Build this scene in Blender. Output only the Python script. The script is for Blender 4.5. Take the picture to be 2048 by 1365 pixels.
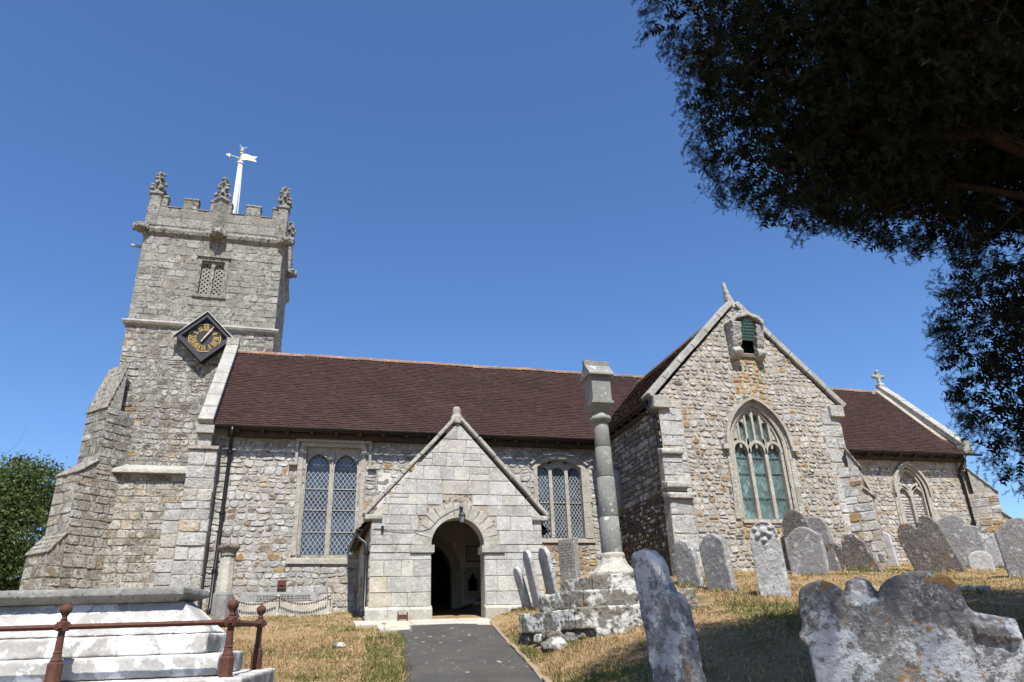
import bpy, math, random
import numpy as np
from mathutils import Vector, Matrix, noise as mnoise

R = math.radians
scene = bpy.context.scene
for o in list(bpy.data.objects):
    bpy.data.objects.remove(o)
random.seed(11)
rng = np.random.default_rng(7)

# ------------------------------------------------------------------ camera
YAW, PITCH, ROLL = 0.275206, 0.408099, -0.038396
_d = Vector((math.sin(YAW) * math.cos(PITCH), math.cos(YAW) * math.cos(PITCH), math.sin(PITCH)))
_r = Vector((math.cos(YAW), -math.sin(YAW), 0))
_u = _r.cross(_d)
_r2 = math.cos(ROLL) * _r + math.sin(ROLL) * _u
_u2 = -math.sin(ROLL) * _r + math.cos(ROLL) * _u
cam = bpy.data.cameras.new('camera')
cam.sensor_width = 36.0
cam.lens = 1448.6 / 2048 * 36.0
cam.clip_start = 0.05
cam.clip_end = 3000
camo = bpy.data.objects.new('camera', cam)
scene.collection.objects.link(camo)
camo.matrix_world = Matrix(((_r2.x, _u2.x, -_d.x, 0), (_r2.y, _u2.y, -_d.y, 0), (_r2.z, _u2.z, -_d.z, 0), (0, 0, 0, 1)))
scene.camera = camo

# ------------------------------------------------------------------ light
SUN_EL, SUN_AZ = R(57), R(5)      # azimuth west of south
world = bpy.data.worlds.new('World')
scene.world = world
world.use_nodes = True
wn = world.node_tree
wn.nodes.clear()
sky = wn.nodes.new('ShaderNodeTexSky')
sky.sky_type = 'NISHITA'
sky.sun_disc = False
sky.sun_elevation = SUN_EL
sky.sun_rotation = math.pi + SUN_AZ
sky.altitude = 0
sky.air_density = 1.0
sky.dust_density = 0.2
sky.ozone_density = 8.0
bg = wn.nodes.new('ShaderNodeBackground')
bg.inputs['Strength'].default_value = 0.100
wo = wn.nodes.new('ShaderNodeOutputWorld')
hsv = wn.nodes.new('ShaderNodeHueSaturation')
hsv.inputs['Saturation'].default_value = 1.06
hsv.inputs['Hue'].default_value = 0.503
wn.links.new(sky.outputs[0], hsv.inputs['Color'])
wn.links.new(hsv.outputs[0], bg.inputs[0])
wn.links.new(bg.outputs[0], wo.inputs[0])
sun = bpy.data.lights.new('sun', 'SUN')
sun.energy = 5.0
sun.angle = R(0.53)
sun.color = (1.0, 0.965, 0.91)
suno = bpy.data.objects.new('sun', sun)
scene.collection.objects.link(suno)
sd = Vector((-math.sin(SUN_AZ) * math.cos(SUN_EL), -math.cos(SUN_AZ) * math.cos(SUN_EL), math.sin(SUN_EL)))
suno.rotation_euler = sd.to_track_quat('Z', 'Y').to_euler()
suno.location = (0, -20, 40)
scene.view_settings.view_transform = 'Standard'
scene.view_settings.look = 'None'
scene.view_settings.gamma = 1
scene.view_settings.use_curve_mapping = False
scene.view_settings.exposure = 0.86
scene.cycles.max_bounces = 6
scene.cycles.diffuse_bounces = 3

# ------------------------------------------------------------------ helpers
WO = {}          # world origin of every object


def reg(o, name, origin, parent):
    scene.collection.objects.link(o)
    origin = Vector(origin)
    if parent is not None:
        o.parent = parent
        o.location = origin - WO[parent.name]
    else:
        o.location = origin
    WO[o.name] = origin
    return o


def tag(o, label=None, cat=None, group=None, kind=None):
    if label:
        o['label'] = label
    if cat:
        o['category'] = cat
    if group:
        o['group'] = group
    if kind:
        o['kind'] = kind
    return o


def empty(name, loc, parent=None):
    o = bpy.data.objects.new(name, None)
    o.empty_display_size = 0.2
    return reg(o, name, loc, parent)


def mesh(name, V, Fc, mat, parent=None, origin=None, smooth=False, tint=None):
    """V in world coordinates; origin = where the object's origin goes."""
    V = np.asarray(V, dtype=np.float64).reshape(-1, 3)
    if origin is None:
        origin = (V.min(0) + V.max(0)) / 2 if parent is not None else np.array([*((V.min(0) + V.max(0)) / 2)[:2], V[:, 2].min()])
    origin = np.asarray(origin, float)
    me = bpy.data.meshes.new(name)
    me.from_pydata((V - origin).tolist(), [], [list(map(int, f)) for f in Fc])
    if smooth:
        me.polygons.foreach_set('use_smooth', [True] * len(me.polygons))
    if tint is not None:
        a = me.attributes.new('tint', 'FLOAT_COLOR', 'POINT')
        t = np.ones((len(V), 4))
        t[:, :3] = np.asarray(tint)
        a.data.foreach_set('color', t.ravel())
    me.materials.append(mat)
    o = bpy.data.objects.new(name, me)
    return reg(o, name, origin, parent)


def bigmesh(name, V, tris, mat, parent=None, origin=(0, 0, 0), tint=None, smooth=False, nside=3):
    """fast route for large numpy meshes; tris (n,nside)"""
    V = np.asarray(V, np.float32) - np.asarray(origin, np.float32)
    T = np.asarray(tris, np.int32)
    me = bpy.data.meshes.new(name)
    me.vertices.add(len(V))
    me.vertices.foreach_set('co', V.ravel())
    me.loops.add(T.size)
    me.loops.foreach_set('vertex_index', T.ravel())
    me.polygons.add(len(T))
    me.polygons.foreach_set('loop_start', np.arange(0, T.size, nside, dtype=np.int32))
    me.polygons.foreach_set('loop_total', np.full(len(T), nside, np.int32))
    if smooth:
        me.polygons.foreach_set('use_smooth', np.ones(len(T), bool))
    if tint is not None:
        a = me.attributes.new('tint', 'FLOAT_COLOR', 'POINT')
        t = np.ones((len(V), 4), np.float32)
        t[:, :3] = tint
        a.data.foreach_set('color', t.ravel())
    me.update(calc_edges=True)
    me.validate()
    me.materials.append(mat)
    o = bpy.data.objects.new(name, me)
    return reg(o, name, origin, parent)


class MB:
    """collects shapes for one mesh"""
    def __init__(s):
        s.v, s.f, s.t = [], [], []

    def add(s, V, Fc, tint=None):
        n = len(s.v)
        V = [tuple(p) for p in V]
        s.v += V
        s.f += [tuple(i + n for i in f) for f in Fc]
        s.t += [tint if tint is not None else (1, 1, 1)] * len(V)
        return s

    def box(s, a, b, tint=None):
        (x0, y0, z0), (x1, y1, z1) = a, b
        return s.add([(x0, y0, z0), (x1, y0, z0), (x1, y1, z0), (x0, y1, z0), (x0, y0, z1), (x1, y0, z1), (x1, y1, z1), (x0, y1, z1)],
                     [(0, 3, 2, 1), (4, 5, 6, 7), (0, 1, 5, 4), (1, 2, 6, 5), (2, 3, 7, 6), (3, 0, 4, 7)], tint)

    def hexa(s, P, tint=None):
        return s.add(P, [(0, 3, 2, 1), (4, 5, 6, 7), (0, 1, 5, 4), (1, 2, 6, 5), (2, 3, 7, 6), (3, 0, 4, 7)], tint)

    def tube(s, pts, rad, n=8, tint=None, cap=True):
        pts = [Vector(p) for p in pts]
        if not hasattr(rad, '__len__'):
            rad = [rad] * len(pts)
        V, Fc = [], []
        ref = None
        for i, p in enumerate(pts):
            t = (pts[min(i + 1, len(pts) - 1)] - pts[max(i - 1, 0)]).normalized()
            if ref is None:
                ref = t.orthogonal().normalized()
            ref = (ref - t * ref.dot(t))
            if ref.length < 1e-6:
                ref = t.orthogonal()
            ref.normalize()
            b = t.cross(ref)
            for k in range(n):
                a = 2 * math.pi * k / n
                V.append(p + (ref * math.cos(a) + b * math.sin(a)) * rad[i])
        for i in range(len(pts) - 1):
            for k in range(n):
                Fc.append((i * n + k, i * n + (k + 1) % n, (i + 1) * n + (k + 1) % n, (i + 1) * n + k))
        if cap:
            Fc.append(tuple(range(n - 1, -1, -1)))
            Fc.append(tuple(range((len(pts) - 1) * n, len(pts) * n)))
        return s.add(V, Fc, tint)

    def lathe(s, c, prof, n=16, rot=0.0, tint=None):
        """prof: (radius, z) list, bottom up; n=4 gives square"""
        V, Fc = [], []
        for (r, z) in prof:
            for k in range(n):
                a = 2 * math.pi * k / n + rot
                V.append((c[0] + r * math.cos(a), c[1] + r * math.sin(a), c[2] + z))
        for i in range(len(prof) - 1):
            for k in range(n):
                Fc.append((i * n + k, i * n + (k + 1) % n, (i + 1) * n + (k + 1) % n, (i + 1) * n + k))
        Fc.append(tuple(range(n - 1, -1, -1)))
        Fc.append(tuple(range((len(prof) - 1) * n, len(prof) * n)))
        return s.add(V, Fc, tint)

    def build(s, name, mat, parent=None, origin=None, smooth=False, tint=False):
        return mesh(name, s.v, s.f, mat, parent, origin, smooth, s.t if tint else None)


def xf(V, M):
    return [tuple(M @ Vector(v)) for v in V]


class Frame:
    """wall plane: u along the wall, z up, d outwards"""
    def __init__(s, O, U):
        s.O = Vector(O)
        s.U = Vector(U).normalized()
        s.N = s.U.cross(Vector((0, 0, 1)))

    def p(s, u, z, d=0.0):
        return s.O + s.U * u + s.N * d + Vector((0, 0, z))


def south(Y):
    return Frame((0, Y, 0), (1, 0, 0))


def remesh(o, voxel, disp=0.0, size=0.15, tex=None):
    m = o.modifiers.new('remesh', 'REMESH')
    m.mode = 'VOXEL'
    m.voxel_size = voxel
    m.use_smooth_shade = True
    if disp:
        for k, (st, sz) in enumerate(((disp, size), (disp * 0.5, size * 0.25))):
            t = bpy.data.textures.get('wear%.3f' % sz) or bpy.data.textures.new('wear%.3f' % sz, 'CLOUDS')
            t.noise_scale = sz
            t.noise_depth = 3
            d = o.modifiers.new('wear', 'DISPLACE')
            d.texture = t
            d.texture_coords = 'GLOBAL'
            d.strength = st
            d.mid_level = 0.5
    return o

# ------------------------------------------------------------------ materials


ALBEDO = 0.76


class NT:
    def __init__(s, name, rough=0.9, spec=0.25):
        s.m = bpy.data.materials.new(name)
        s.m.use_nodes = True
        s.nt = s.m.node_tree
        s.b = s.nt.nodes['Principled BSDF']
        s.b.inputs['Roughness'].default_value = rough
        s.b.inputs['Specular IOR Level'].default_value = spec
        s._pos = None

    def n(s, t, **kw):
        x = s.nt.nodes.new('ShaderNode' + t)
        for k, v in kw.items():
            setattr(x, k, v)
        return x

    def l(s, a, b):
        s.nt.links.new(a, b)

    def pos(s):
        if s._pos is None:
            s._pos = s.n('NewGeometry').outputs['Position']
        return s._pos

    def noise(s, scale, detail=4, rough=0.55, off=0.0, stretch=None, dist=0.0):
        t = s.n('TexNoise')
        t.inputs['Scale'].default_value = scale
        t.inputs['Detail'].default_value = detail
        t.inputs['Roughness'].default_value = rough
        t.inputs['Distortion'].default_value = dist
        mp = s.n('Mapping')
        mp.inputs['Location'].default_value = (off, off * 1.7, off * 0.6)
        if stretch:
            mp.inputs['Scale'].default_value = stretch
        s.l(s.pos(), mp.inputs['Vector'])
        s.l(mp.outputs[0], t.inputs['Vector'])
        return t.outputs['Fac']

    def voro(s, scale, off=0.0, feat='F1', stretch=None):
        t = s.n('TexVoronoi', feature=feat)
        t.inputs['Scale'].default_value = scale
        mp = s.n('Mapping')
        mp.inputs['Location'].default_value = (off, off, off)
        if stretch:
            mp.inputs['Scale'].default_value = stretch
        s.l(s.pos(), mp.inputs['Vector'])
        s.l(mp.outputs[0], t.inputs['Vector'])
        return t

    def ramp(s, fac, a, b):
        r = s.n('MapRange')
        r.inputs['From Min'].default_value = a
        r.inputs['From Max'].default_value = b
        r.interpolation_type = 'SMOOTHSTEP'
        s.l(fac, r.inputs['Value'])
        return r.outputs[0]

    def mul(s, a, b):
        r = s.n('Math', operation='MULTIPLY')
        for k, x in enumerate((a, b)):
            if isinstance(x, (int, float)):
                r.inputs[k].default_value = x
            else:
                s.l(x, r.inputs[k])
        return r.outputs[0]

    def mix(s, fac, a, b, mode='MIX'):
        r = s.n('Mix', data_type='RGBA', blend_type=mode)
        for sock, x in ((r.inputs['Factor'], fac), (r.inputs['A'], a), (r.inputs['B'], b)):
            if isinstance(x, (int, float)):
                sock.default_value = x
            elif isinstance(x, tuple):
                sock.default_value = (*x, 1) if len(x) == 3 else x
            else:
                s.l(x, sock)
        return r.outputs['Result']

    def attr(s, name='tint'):
        a = s.n('Attribute')
        a.attribute_name = name
        return a.outputs['Color']

    def shade(s, col, lo, hi, fac):
        """multiply a colour by lo..hi driven by fac"""
        r = s.n('MapRange')
        r.inputs['From Min'].default_value = 0.25
        r.inputs['From Max'].default_value = 0.75
        r.inputs['To Min'].default_value = lo
        r.inputs['To Max'].default_value = hi
        s.l(fac, r.inputs['Value'])
        v = s.n('VectorMath', operation='SCALE')
        s.l(col, v.inputs[0])
        s.l(r.outputs[0], v.inputs['Scale'])
        return v.outputs[0]

    def col(s, c):
        if isinstance(c, tuple):
            c = s.rgb(c)
        v = s.n('VectorMath', operation='SCALE')      # all albedos share one calibration
        v.inputs['Scale'].default_value = ALBEDO
        s.l(c, v.inputs[0])
        s.l(v.outputs[0], s.b.inputs['Base Color'])

    def rgb(s, c):
        x = s.n('RGB')
        x.outputs[0].default_value = (*c, 1)
        return x.outputs[0]

    def bump(s, h, strength=0.5, dist=0.02, prev=None):
        b = s.n('Bump')
        b.inputs['Strength'].default_value = strength
        b.inputs['Distance'].default_value = dist
        s.l(h, b.inputs['Height'])
        if prev is not None:
            s.l(prev, b.inputs['Normal'])
        s.l(b.outputs[0], s.b.inputs['Normal'])
        return b.outputs[0]


def stone_mat(name, base=None, white=0.6, dark=0.6, orange=0.25, off=0.0, wscale=7.0, wcol=(0.60, 0.59, 0.55),
              dcol=(0.055, 0.05, 0.04), ocol=(0.36, 0.19, 0.05), edge=0.05, fine=0.0, bs=0.6, wthr=0.56, dthr=0.60, dscale=22.0, othr=0.66, oscale=5.0, bdist=0.02, spots=0.0, green=0.0):
    k = NT(name, 0.93, 0.15)
    c = k.attr() if base is None else k.rgb(base)
    c = k.shade(c, 0.74, 1.2, k.noise(2.3, 5, off=off))
    c = k.shade(c, 0.82, 1.15, k.noise(30, 3, off=off + 3))
    if white:
        f = k.ramp(k.noise(wscale, 10, 0.68 if not fine else 0.78, off=off + 11, dist=0.3), wthr, wthr + edge)
        c = k.mix(k.mul(f, white), c, wcol)
    if fine:
        f = k.ramp(k.noise(38, 6, 0.75, off=off + 13), 0.52, 0.60)
        c = k.mix(k.mul(f, fine), c, wcol)
        f = k.ramp(k.noise(21, 6, 0.75, off=off + 14), 0.55, 0.62)
        c = k.mix(k.mul(f, fine * .8), c, tuple(x * .45 for x in base))
    if spots:
        v = k.voro(wscale * 0.9, off + 2)
        f = k.ramp(v.outputs['Distance'], 0.24, 0.2)
        g = k.ramp(k.noise(3.1, 2, off=off + 17), 0.5, 0.56)
        c = k.mix(k.mul(k.mul(f, g), spots), c, (0.66, 0.66, 0.62))
    if orange:
        f = k.ramp(k.noise(oscale, 7, 0.65, off=off + 23), othr, othr + 0.05)
        c = k.mix(k.mul(f, orange), c, ocol)
    if green:
        f = k.ramp(k.noise(3.3, 6, 0.7, off=off + 41), 0.52, 0.62)
        c = k.mix(k.mul(f, green), c, (0.10, 0.11, 0.045))
    if dark:
        f = k.ramp(k.noise(dscale, 6, 0.65, off=off + 31), dthr, dthr + 0.06)
        c = k.mix(k.mul(f, dark), c, dcol)
    k.col(c)
    h1 = k.noise(14, 8, 0.65, off=off + 5)
    n1 = k.bump(h1, bs, bdist * 1.6)
    k.bump(k.noise(70, 4, 0.7, off=off + 7), bs * 0.8, bdist * 0.5, n1)
    return k.m


M = {}
M['rubble'] = stone_mat('rubble_stone', white=0.75, dark=0.8, orange=0.3, dthr=0.585, bs=1.0, wscale=4.5, wthr=0.53)
M['towerstone'] = stone_mat('tower_stone', white=0.7, dark=0.9, orange=0.12, off=40, dthr=0.55, dscale=16, wscale=3.2, wthr=0.515, wcol=(0.56, 0.55, 0.51), bs=1.0, green=0.3)
M['tower_up'] = stone_mat('grey_tower_top_stone', white=0.4, dark=0.9, orange=0.1, off=42, dthr=0.555, dscale=13, wscale=6, wthr=0.56, wcol=(0.5, 0.49, 0.46), bs=1.0, green=0.3)
M['ashlar'] = stone_mat('pale_ashlar', white=0.5, dark=0.55, orange=0.15, off=80, wscale=6, wthr=0.52, dscale=26, dthr=0.585, bs=0.7, bdist=0.014, spots=0.35)
M['dressed'] = stone_mat('dressed_stone', white=0.65, dark=0.8, orange=0.2, off=120, wscale=5, wthr=.53, dscale=18, dthr=0.57, bs=1.0, bdist=0.02)
M['flint'] = stone_mat('dark_flint', white=0.3, dark=0.6, orange=0.1, off=160, wscale=12)
M['coping'] = stone_mat('coping_stone', base=(0.40, 0.385, 0.34), white=0.55, dark=0.7, orange=0.3, off=200, dthr=0.58)
M['greystone'] = stone_mat('grey_tower_dressing', base=(0.30, 0.29, 0.255), white=0.35, dark=0.85, orange=0.2, off=220, dthr=0.54, dscale=12, green=0.5, bs=1.0)
M['mortar'] = stone_mat('tan_mortar', base=(0.44, 0.38, 0.295), white=0.5, dark=0.85, dthr=.565, dscale=11, orange=0.3, off=240, wscale=5, bs=1.0)
M['mortar_pale'] = stone_mat('pale_mortar', base=(0.38, 0.345, 0.285), white=0.6, dark=0.85, dthr=.56, dscale=11, orange=0.2, off=260, bs=0.8)
M['mortar_tower'] = stone_mat('brown_tower_mortar', base=(0.26, 0.235, 0.195), white=0.5, dark=0.6, orange=0.15, off=250, wscale=4, wthr=0.54, bs=1.0)
M['mortar_dark'] = stone_mat('dark_mortar', base=(0.17, 0.14, 0.105), white=0.15, dark=0.5, orange=0.1, off=280, bs=0.8)
M['column'] = stone_mat('column_stone', base=(0.27, 0.27, 0.25), white=0.4, dark=0.5, orange=0.2, off=300, wscale=8, wthr=0.58, spots=0.7, bs=0.4, bdist=0.01)
M['steps'] = stone_mat('lichened_step_stone', base=(0.22, 0.20, 0.165), white=0.95, dark=0.85, orange=0.75, off=330, wscale=3.2, wthr=0.515, wcol=(0.62, 0.61, 0.56), dthr=0.57, dscale=9, othr=0.62, oscale=7, bs=1.0)
M['pedestal'] = stone_mat('pale_pedestal_stone', base=(0.50, 0.47, 0.40), white=0.6, dark=0.6, orange=0.1, off=350, wscale=6)
M['tomb'] = stone_mat('white_tomb_stone', base=(0.44, 0.425, 0.40), white=0.9, dark=0.7, orange=0.6, off=370, wscale=3.2, wthr=0.50, wcol=(0.78, 0.77, 0.75), dthr=0.67, dscale=7, othr=0.68, oscale=9, bs=0.35, bdist=0.01)
M['slab'] = stone_mat('grey_ledger_stone', base=(0.27, 0.265, 0.245), white=0.2, dark=0.6, orange=0.15, off=390, dthr=0.58, bs=0.6)
M['dressed_louvre'] = stone_mat('ochre_grey_louvre', base=(0.29, 0.28, 0.24), white=0.2, dark=0.4, orange=0.1, off=460)
M['weather'] = stone_mat('rough_weathering_stone', base=(0.33, 0.305, 0.26), white=0.55, dark=0.85, orange=0.25, off=470, dthr=0.55, dscale=12, bs=1.0, green=.3)
M['flag'] = stone_mat('pale_paving_stone', base=(0.50, 0.46, 0.38), white=0.3, dark=0.3, orange=0.1, off=410, bs=0.3)
M['kerb'] = stone_mat('path_edging_stone', base=(0.32, 0.25, 0.17), white=0.2, dark=0.6, orange=0.2, off=430)


def grave_mat(name, base, off, white=0.9, orange=0.5, dark=0.6, wthr=0.56, wscale=3.0, spots=0.6, othr=0.62):
    return stone_mat(name, base=base, white=white, dark=dark, orange=orange, off=off, wscale=wscale, wthr=wthr,
                     wcol=(0.58, 0.59, 0.60), dthr=0.585, dscale=16, othr=othr, oscale=6, bs=0.9, bdist=0.014, spots=spots, edge=0.05, fine=0.42)


def plain(name, c, rough=0.6, spec=0.3, metal=0.0, var=0.15, sc=20, bump=0.0):
    k = NT(name, rough, spec)
    k.b.inputs['Metallic'].default_value = metal
    k.col(k.shade(k.rgb(c), 1 - var, 1 + var, k.noise(sc, 5)))
    if bump:
        k.bump(k.noise(sc * 3, 4), bump, 0.005)
    return k.m


M['black'] = plain('black_iron_paint', (0.012, 0.012, 0.013), 0.4, 0.4)
M['lead'] = plain('lead_came', (0.42, 0.43, 0.44), 0.6, 0.3)
M['bar'] = plain('pale_saddle_bar', (0.40, 0.39, 0.36), 0.7)
M['wood'] = plain('weathered_wood', (0.07, 0.055, 0.042), 0.8, 0.2, var=0.3, sc=8)
M['plaster'] = plain('white_plaster', (0.62, 0.59, 0.53), 0.9, 0.1, var=0.08, sc=3)
M['door'] = plain('dark_oak_door', (0.022, 0.016, 0.012), 0.7)
M['white'] = plain('white_gloss_paint', (0.80, 0.80, 0.78), 0.4, 0.4, var=0.05)
M['gold'] = plain('gilding', (0.62, 0.40, 0.10), 0.35, 0.5, metal=0.35, var=0.1)
M['palegold'] = plain('pale_gilding', (0.80, 0.70, 0.48), 0.45, 0.4, var=0.1)
M['pinkhand'] = plain('pale_clock_hand_paint', (0.68, 0.52, 0.44), 0.5, 0.3, var=0.12)
M['clockface'] = plain('blue_black_clock_paint', (0.010, 0.014, 0.022), 0.45, 0.4)
M['clockframe'] = plain('charcoal_clock_frame', (0.022, 0.022, 0.026), 0.5, 0.4, var=0.4)
M['leadcap'] = plain('pale_lead_flashing', (0.52, 0.50, 0.45), 0.7)
M['blue'] = plain('blue_painted_metal', (0.05, 0.14, 0.32), 0.5)
M['mesh_green'] = plain('green_copper_mesh', (0.045, 0.13, 0.10), 0.6, 0.3, var=0.35, sc=12)
M['recess_shade'] = plain('painted_recess_shade', (0.008, 0.01, 0.009), 0.95, 0.05)  # near-black colour that paints the shade inside openings
M['paper'] = plain('notice_paper', (0.52, 0.50, 0.44), 0.8)
M['ink'] = plain('brown_ink', (0.08, 0.06, 0.05), 0.8)
M['foliage_dark'] = plain('potted_plant_leaf', (0.03, 0.022, 0.02), 0.8)
M['lampglass'] = plain('frosted_lamp_glass', (0.25, 0.26, 0.28), 0.2, 0.5)
M['cable'] = plain('grey_cable', (0.16, 0.16, 0.16), 0.7)


def rust():
    k = NT('rusted_iron', 0.8, 0.3)
    c = k.shade(k.rgb((0.105, 0.042, 0.026)), 0.5, 1.5, k.noise(26, 7, 0.7))
    c = k.mix(k.ramp(k.noise(40, 4, off=9), 0.6, 0.68), c, (0.03, 0.022, 0.02))
    k.col(c)
    k.bump(k.noise(90, 5, 0.7), 0.6, 0.006)
    return k.m


M['rust'] = rust()


def glass(name, c, rough=0.08, off=0):
    k = NT(name, rough, 0.7)
    cc = k.shade(k.rgb(c), 0.35, 1.8, k.noise(1.6, 5, 0.6, off=off))
    v = k.voro(8.5, off + 1, stretch=(1, .05, .75))
    cc = k.shade(cc, 0.6, 1.5, v.outputs['Color'])
    k.col(cc)
    k.bump(k.noise(7, 3, off=off + 4), 0.45, 0.02)
    return k.m


M['glass'] = glass('leaded_glass', (0.040, 0.056, 0.075))
M['glass_green'] = glass('green_leaded_glass', (0.115, 0.185, 0.18), 0.45, 5)


def tile():
    k = NT('clay_roof_tile', 1.0, 0.06)
    c = k.shade(k.attr(), 0.86, 1.14, k.noise(0.9, 5))
    c = k.shade(c, 0.88, 1.12, k.noise(25, 4, off=4))
    c = k.mix(k.mul(k.ramp(k.noise(5, 8, 0.72, off=8), 0.60, 0.68), 0.35), c, (0.12, 0.10, 0.08))
    k.col(c)
    k.bump(k.noise(60, 4), 0.4, 0.006)
    return k.m


M['tile'] = tile()
M['ridge'] = stone_mat('terracotta_ridge', white=0.35, dark=0.4, orange=0.0, off=450, wscale=12)


def asphalt():
    k = NT('worn_tarmac', 0.92, 0.2)
    c = k.shade(k.rgb((0.074, 0.070, 0.064)), 0.75, 1.25, k.noise(2.0, 6, 0.65))
    c = k.shade(c, 0.45, 1.6, k.noise(110, 2))
    c = k.mix(k.mul(k.ramp(k.noise(1.3, 6, 0.65, off=6), 0.5, 0.62), 0.4), c, (0.115, 0.098, 0.075))
    v = k.voro(2.6, 3, stretch=(1, 1, 0.2))
    f = k.ramp(v.outputs['Distance'], 0.11, 0.08)
    c = k.mix(k.mul(f, 0.8), c, (0.46, 0.45, 0.40))
    v = k.voro(7, 8)
    f = k.ramp(v.outputs['Distance'], 0.16, 0.12)
    c = k.mix(k.mul(k.mul(f, k.ramp(k.noise(1.1, 3, off=2), 0.5, 0.6)), 0.7), c, (0.42, 0.41, 0.36))
    k.col(c)
    k.bump(k.noise(140, 3), 0.7, 0.01)
    return k.m


def soil():
    k = NT('parched_turf', 0.97, 0.1)
    c = k.mix(k.ramp(k.noise(1.0, 6, 0.6), 0.44, 0.66), (0.42, 0.285, 0.15), (0.22, 0.18, 0.08))
    c = k.mix(k.ramp(k.noise(2.6, 5, off=5), 0.5, 0.66), c, (0.50, 0.35, 0.195))
    c = k.shade(c, 0.65, 1.3, k.noise(24, 5, 0.7, off=3))
    k.col(c)
    k.bump(k.noise(40, 5, 0.75), 0.9, 0.05)
    return k.m


M['asphalt'] = asphalt()
M['soil'] = soil()


def leafmat(name, trans=0.0, rough=0.6, spec=0.2):
    k = NT(name, rough, spec)
    c = k.attr()
    k.col(c)
    if trans:
        t = k.n('BsdfTranslucent')
        k.l(c, t.inputs['Color'])
        mx = k.n('MixShader')
        mx.inputs[0].default_value = trans
        k.l(k.b.outputs[0], mx.inputs[1])
        k.l(t.outputs[0], mx.inputs[2])
        k.l(mx.outputs[0], k.nt.nodes['Material Output'].inputs['Surface'])
    return k.m


M['grass'] = leafmat('grass_blade', 0.25, 0.8, 0.1)
M['leaf'] = leafmat('broad_leaf', 0.3, 0.5, 0.3)
M['yew'] = leafmat('yew_needle', 0.0, 0.7, 0.15)
M['petal'] = leafmat('petal', 0.2)


def bark(name, c):
    k = NT(name, 0.95, 0.1)
    k.col(k.shade(k.rgb(c), 0.5, 1.5, k.noise(18, 6, 0.7, stretch=(1, 1, 0.3))))
    k.bump(k.noise(30, 5, 0.7, stretch=(1, 1, 0.3)), 0.8, 0.02)
    return k.m


M['bark'] = bark('tree_bark', (0.10, 0.075, 0.055))
M['yewbark'] = bark('yew_bark', (0.034, 0.024, 0.019))

# ------------------------------------------------------------------ ground


def path_right(Y):
    if Y < 9.4:
        t = max(0.0, (9.4 - Y))
        return 2.87 - 0.125 * t - 0.022 * t * t
    return 2.87 + 0.125 * (min(Y, 16) - 9.4)


def path_left(Y):
    return path_right(Y) - (1.66 + 0.02 * max(0, Y - 9.4))


def ground_z(X, Y):
    z = -1.8 + 0.157 * min(Y, 16) + 0.12 * max(0.0, min(Y, 26) - 16) if Y > -12 else -1.8 - 1.884
    if Y > 26:
        z = -1.8 + 0.157 * 16 + 1.2 - 0.02 * min(Y - 26, 60)
    t = X - path_right(Y) - 0.1
    if t > 0 and X < 60:
        z += 1.05 * (1 - math.exp(-t / 2.6)) * (1 if Y > 0 else max(0.0, 1 + Y / 12))
    if X > 60 and Y > 0:
        z += 1.05
    return z


def gz(X, Y):
    n = 0.0
    if -6 < X < 30 and 0 < Y < 22:
        on = path_left(Y) - 0.25 < X < path_right(Y) + 0.12
        if not on:
            n = 0.05 * mnoise.noise(Vector((X * 0.9, Y * 0.9, 0))) + 0.03 * mnoise.noise(Vector((X * 2.7, Y * 2.7, 4)))
    return ground_z(X, Y) + n


def axis(pairs):
    a = []
    for (x0, x1, st) in pairs:
        a += list(np.arange(x0, x1, st))
    return a


gx = axis([(-900, -100, 100), (-100, -20, 16), (-20, -6, 1.4), (-6, 18, 0.16), (18, 30, 0.8), (30, 100, 14), (100, 901, 100)])
gy = axis([(-400, -40, 60), (-40, 0, 4), (0, 5, 0.6), (5, 20, 0.16), (20, 30, 0.8), (30, 100, 14), (100, 1500, 100)])
V = [(x, y, gz(x, y)) for y in gy for x in gx]
nx = len(gx)
Fq = [(j * nx + i, j * nx + i + 1, (j + 1) * nx + i + 1, (j + 1) * nx + i) for j in range(len(gy) - 1) for i in range(nx - 1)]
o = bigmesh('ground', V, Fq, M['soil'], nside=4, smooth=True)
tag(o, kind='structure')

# tarmac path
pv, pf = [], []
ys = np.arange(0.0, 15.01, 0.2)
for j, y in enumerate(ys):
    a, b = path_left(y), path_right(y)
    a += 0.09 * mnoise.noise(Vector((y * 1.3, 0, 0))) + .05 * mnoise.noise(Vector((y * 3.7, 3, 0)))
    b2 = b
    if y > 14.2:
        a -= (y - 14.2) * 0.15
    for i in range(9):
        x = a + (b2 - a) * i / 8
        crown = 0.025 * (1 - (2 * i / 8 - 1) ** 2)
        pv.append((x, y, ground_z(min(x, b), y) + 0.012 + crown))
    if j:
        k = (j - 1) * 9
        pf += [(k + i, k + i + 1, k + i + 10, k + i + 9) for i in range(8)]
o = mesh('path', pv, pf, M['asphalt'], smooth=True)
tag(o, kind='structure')
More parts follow.
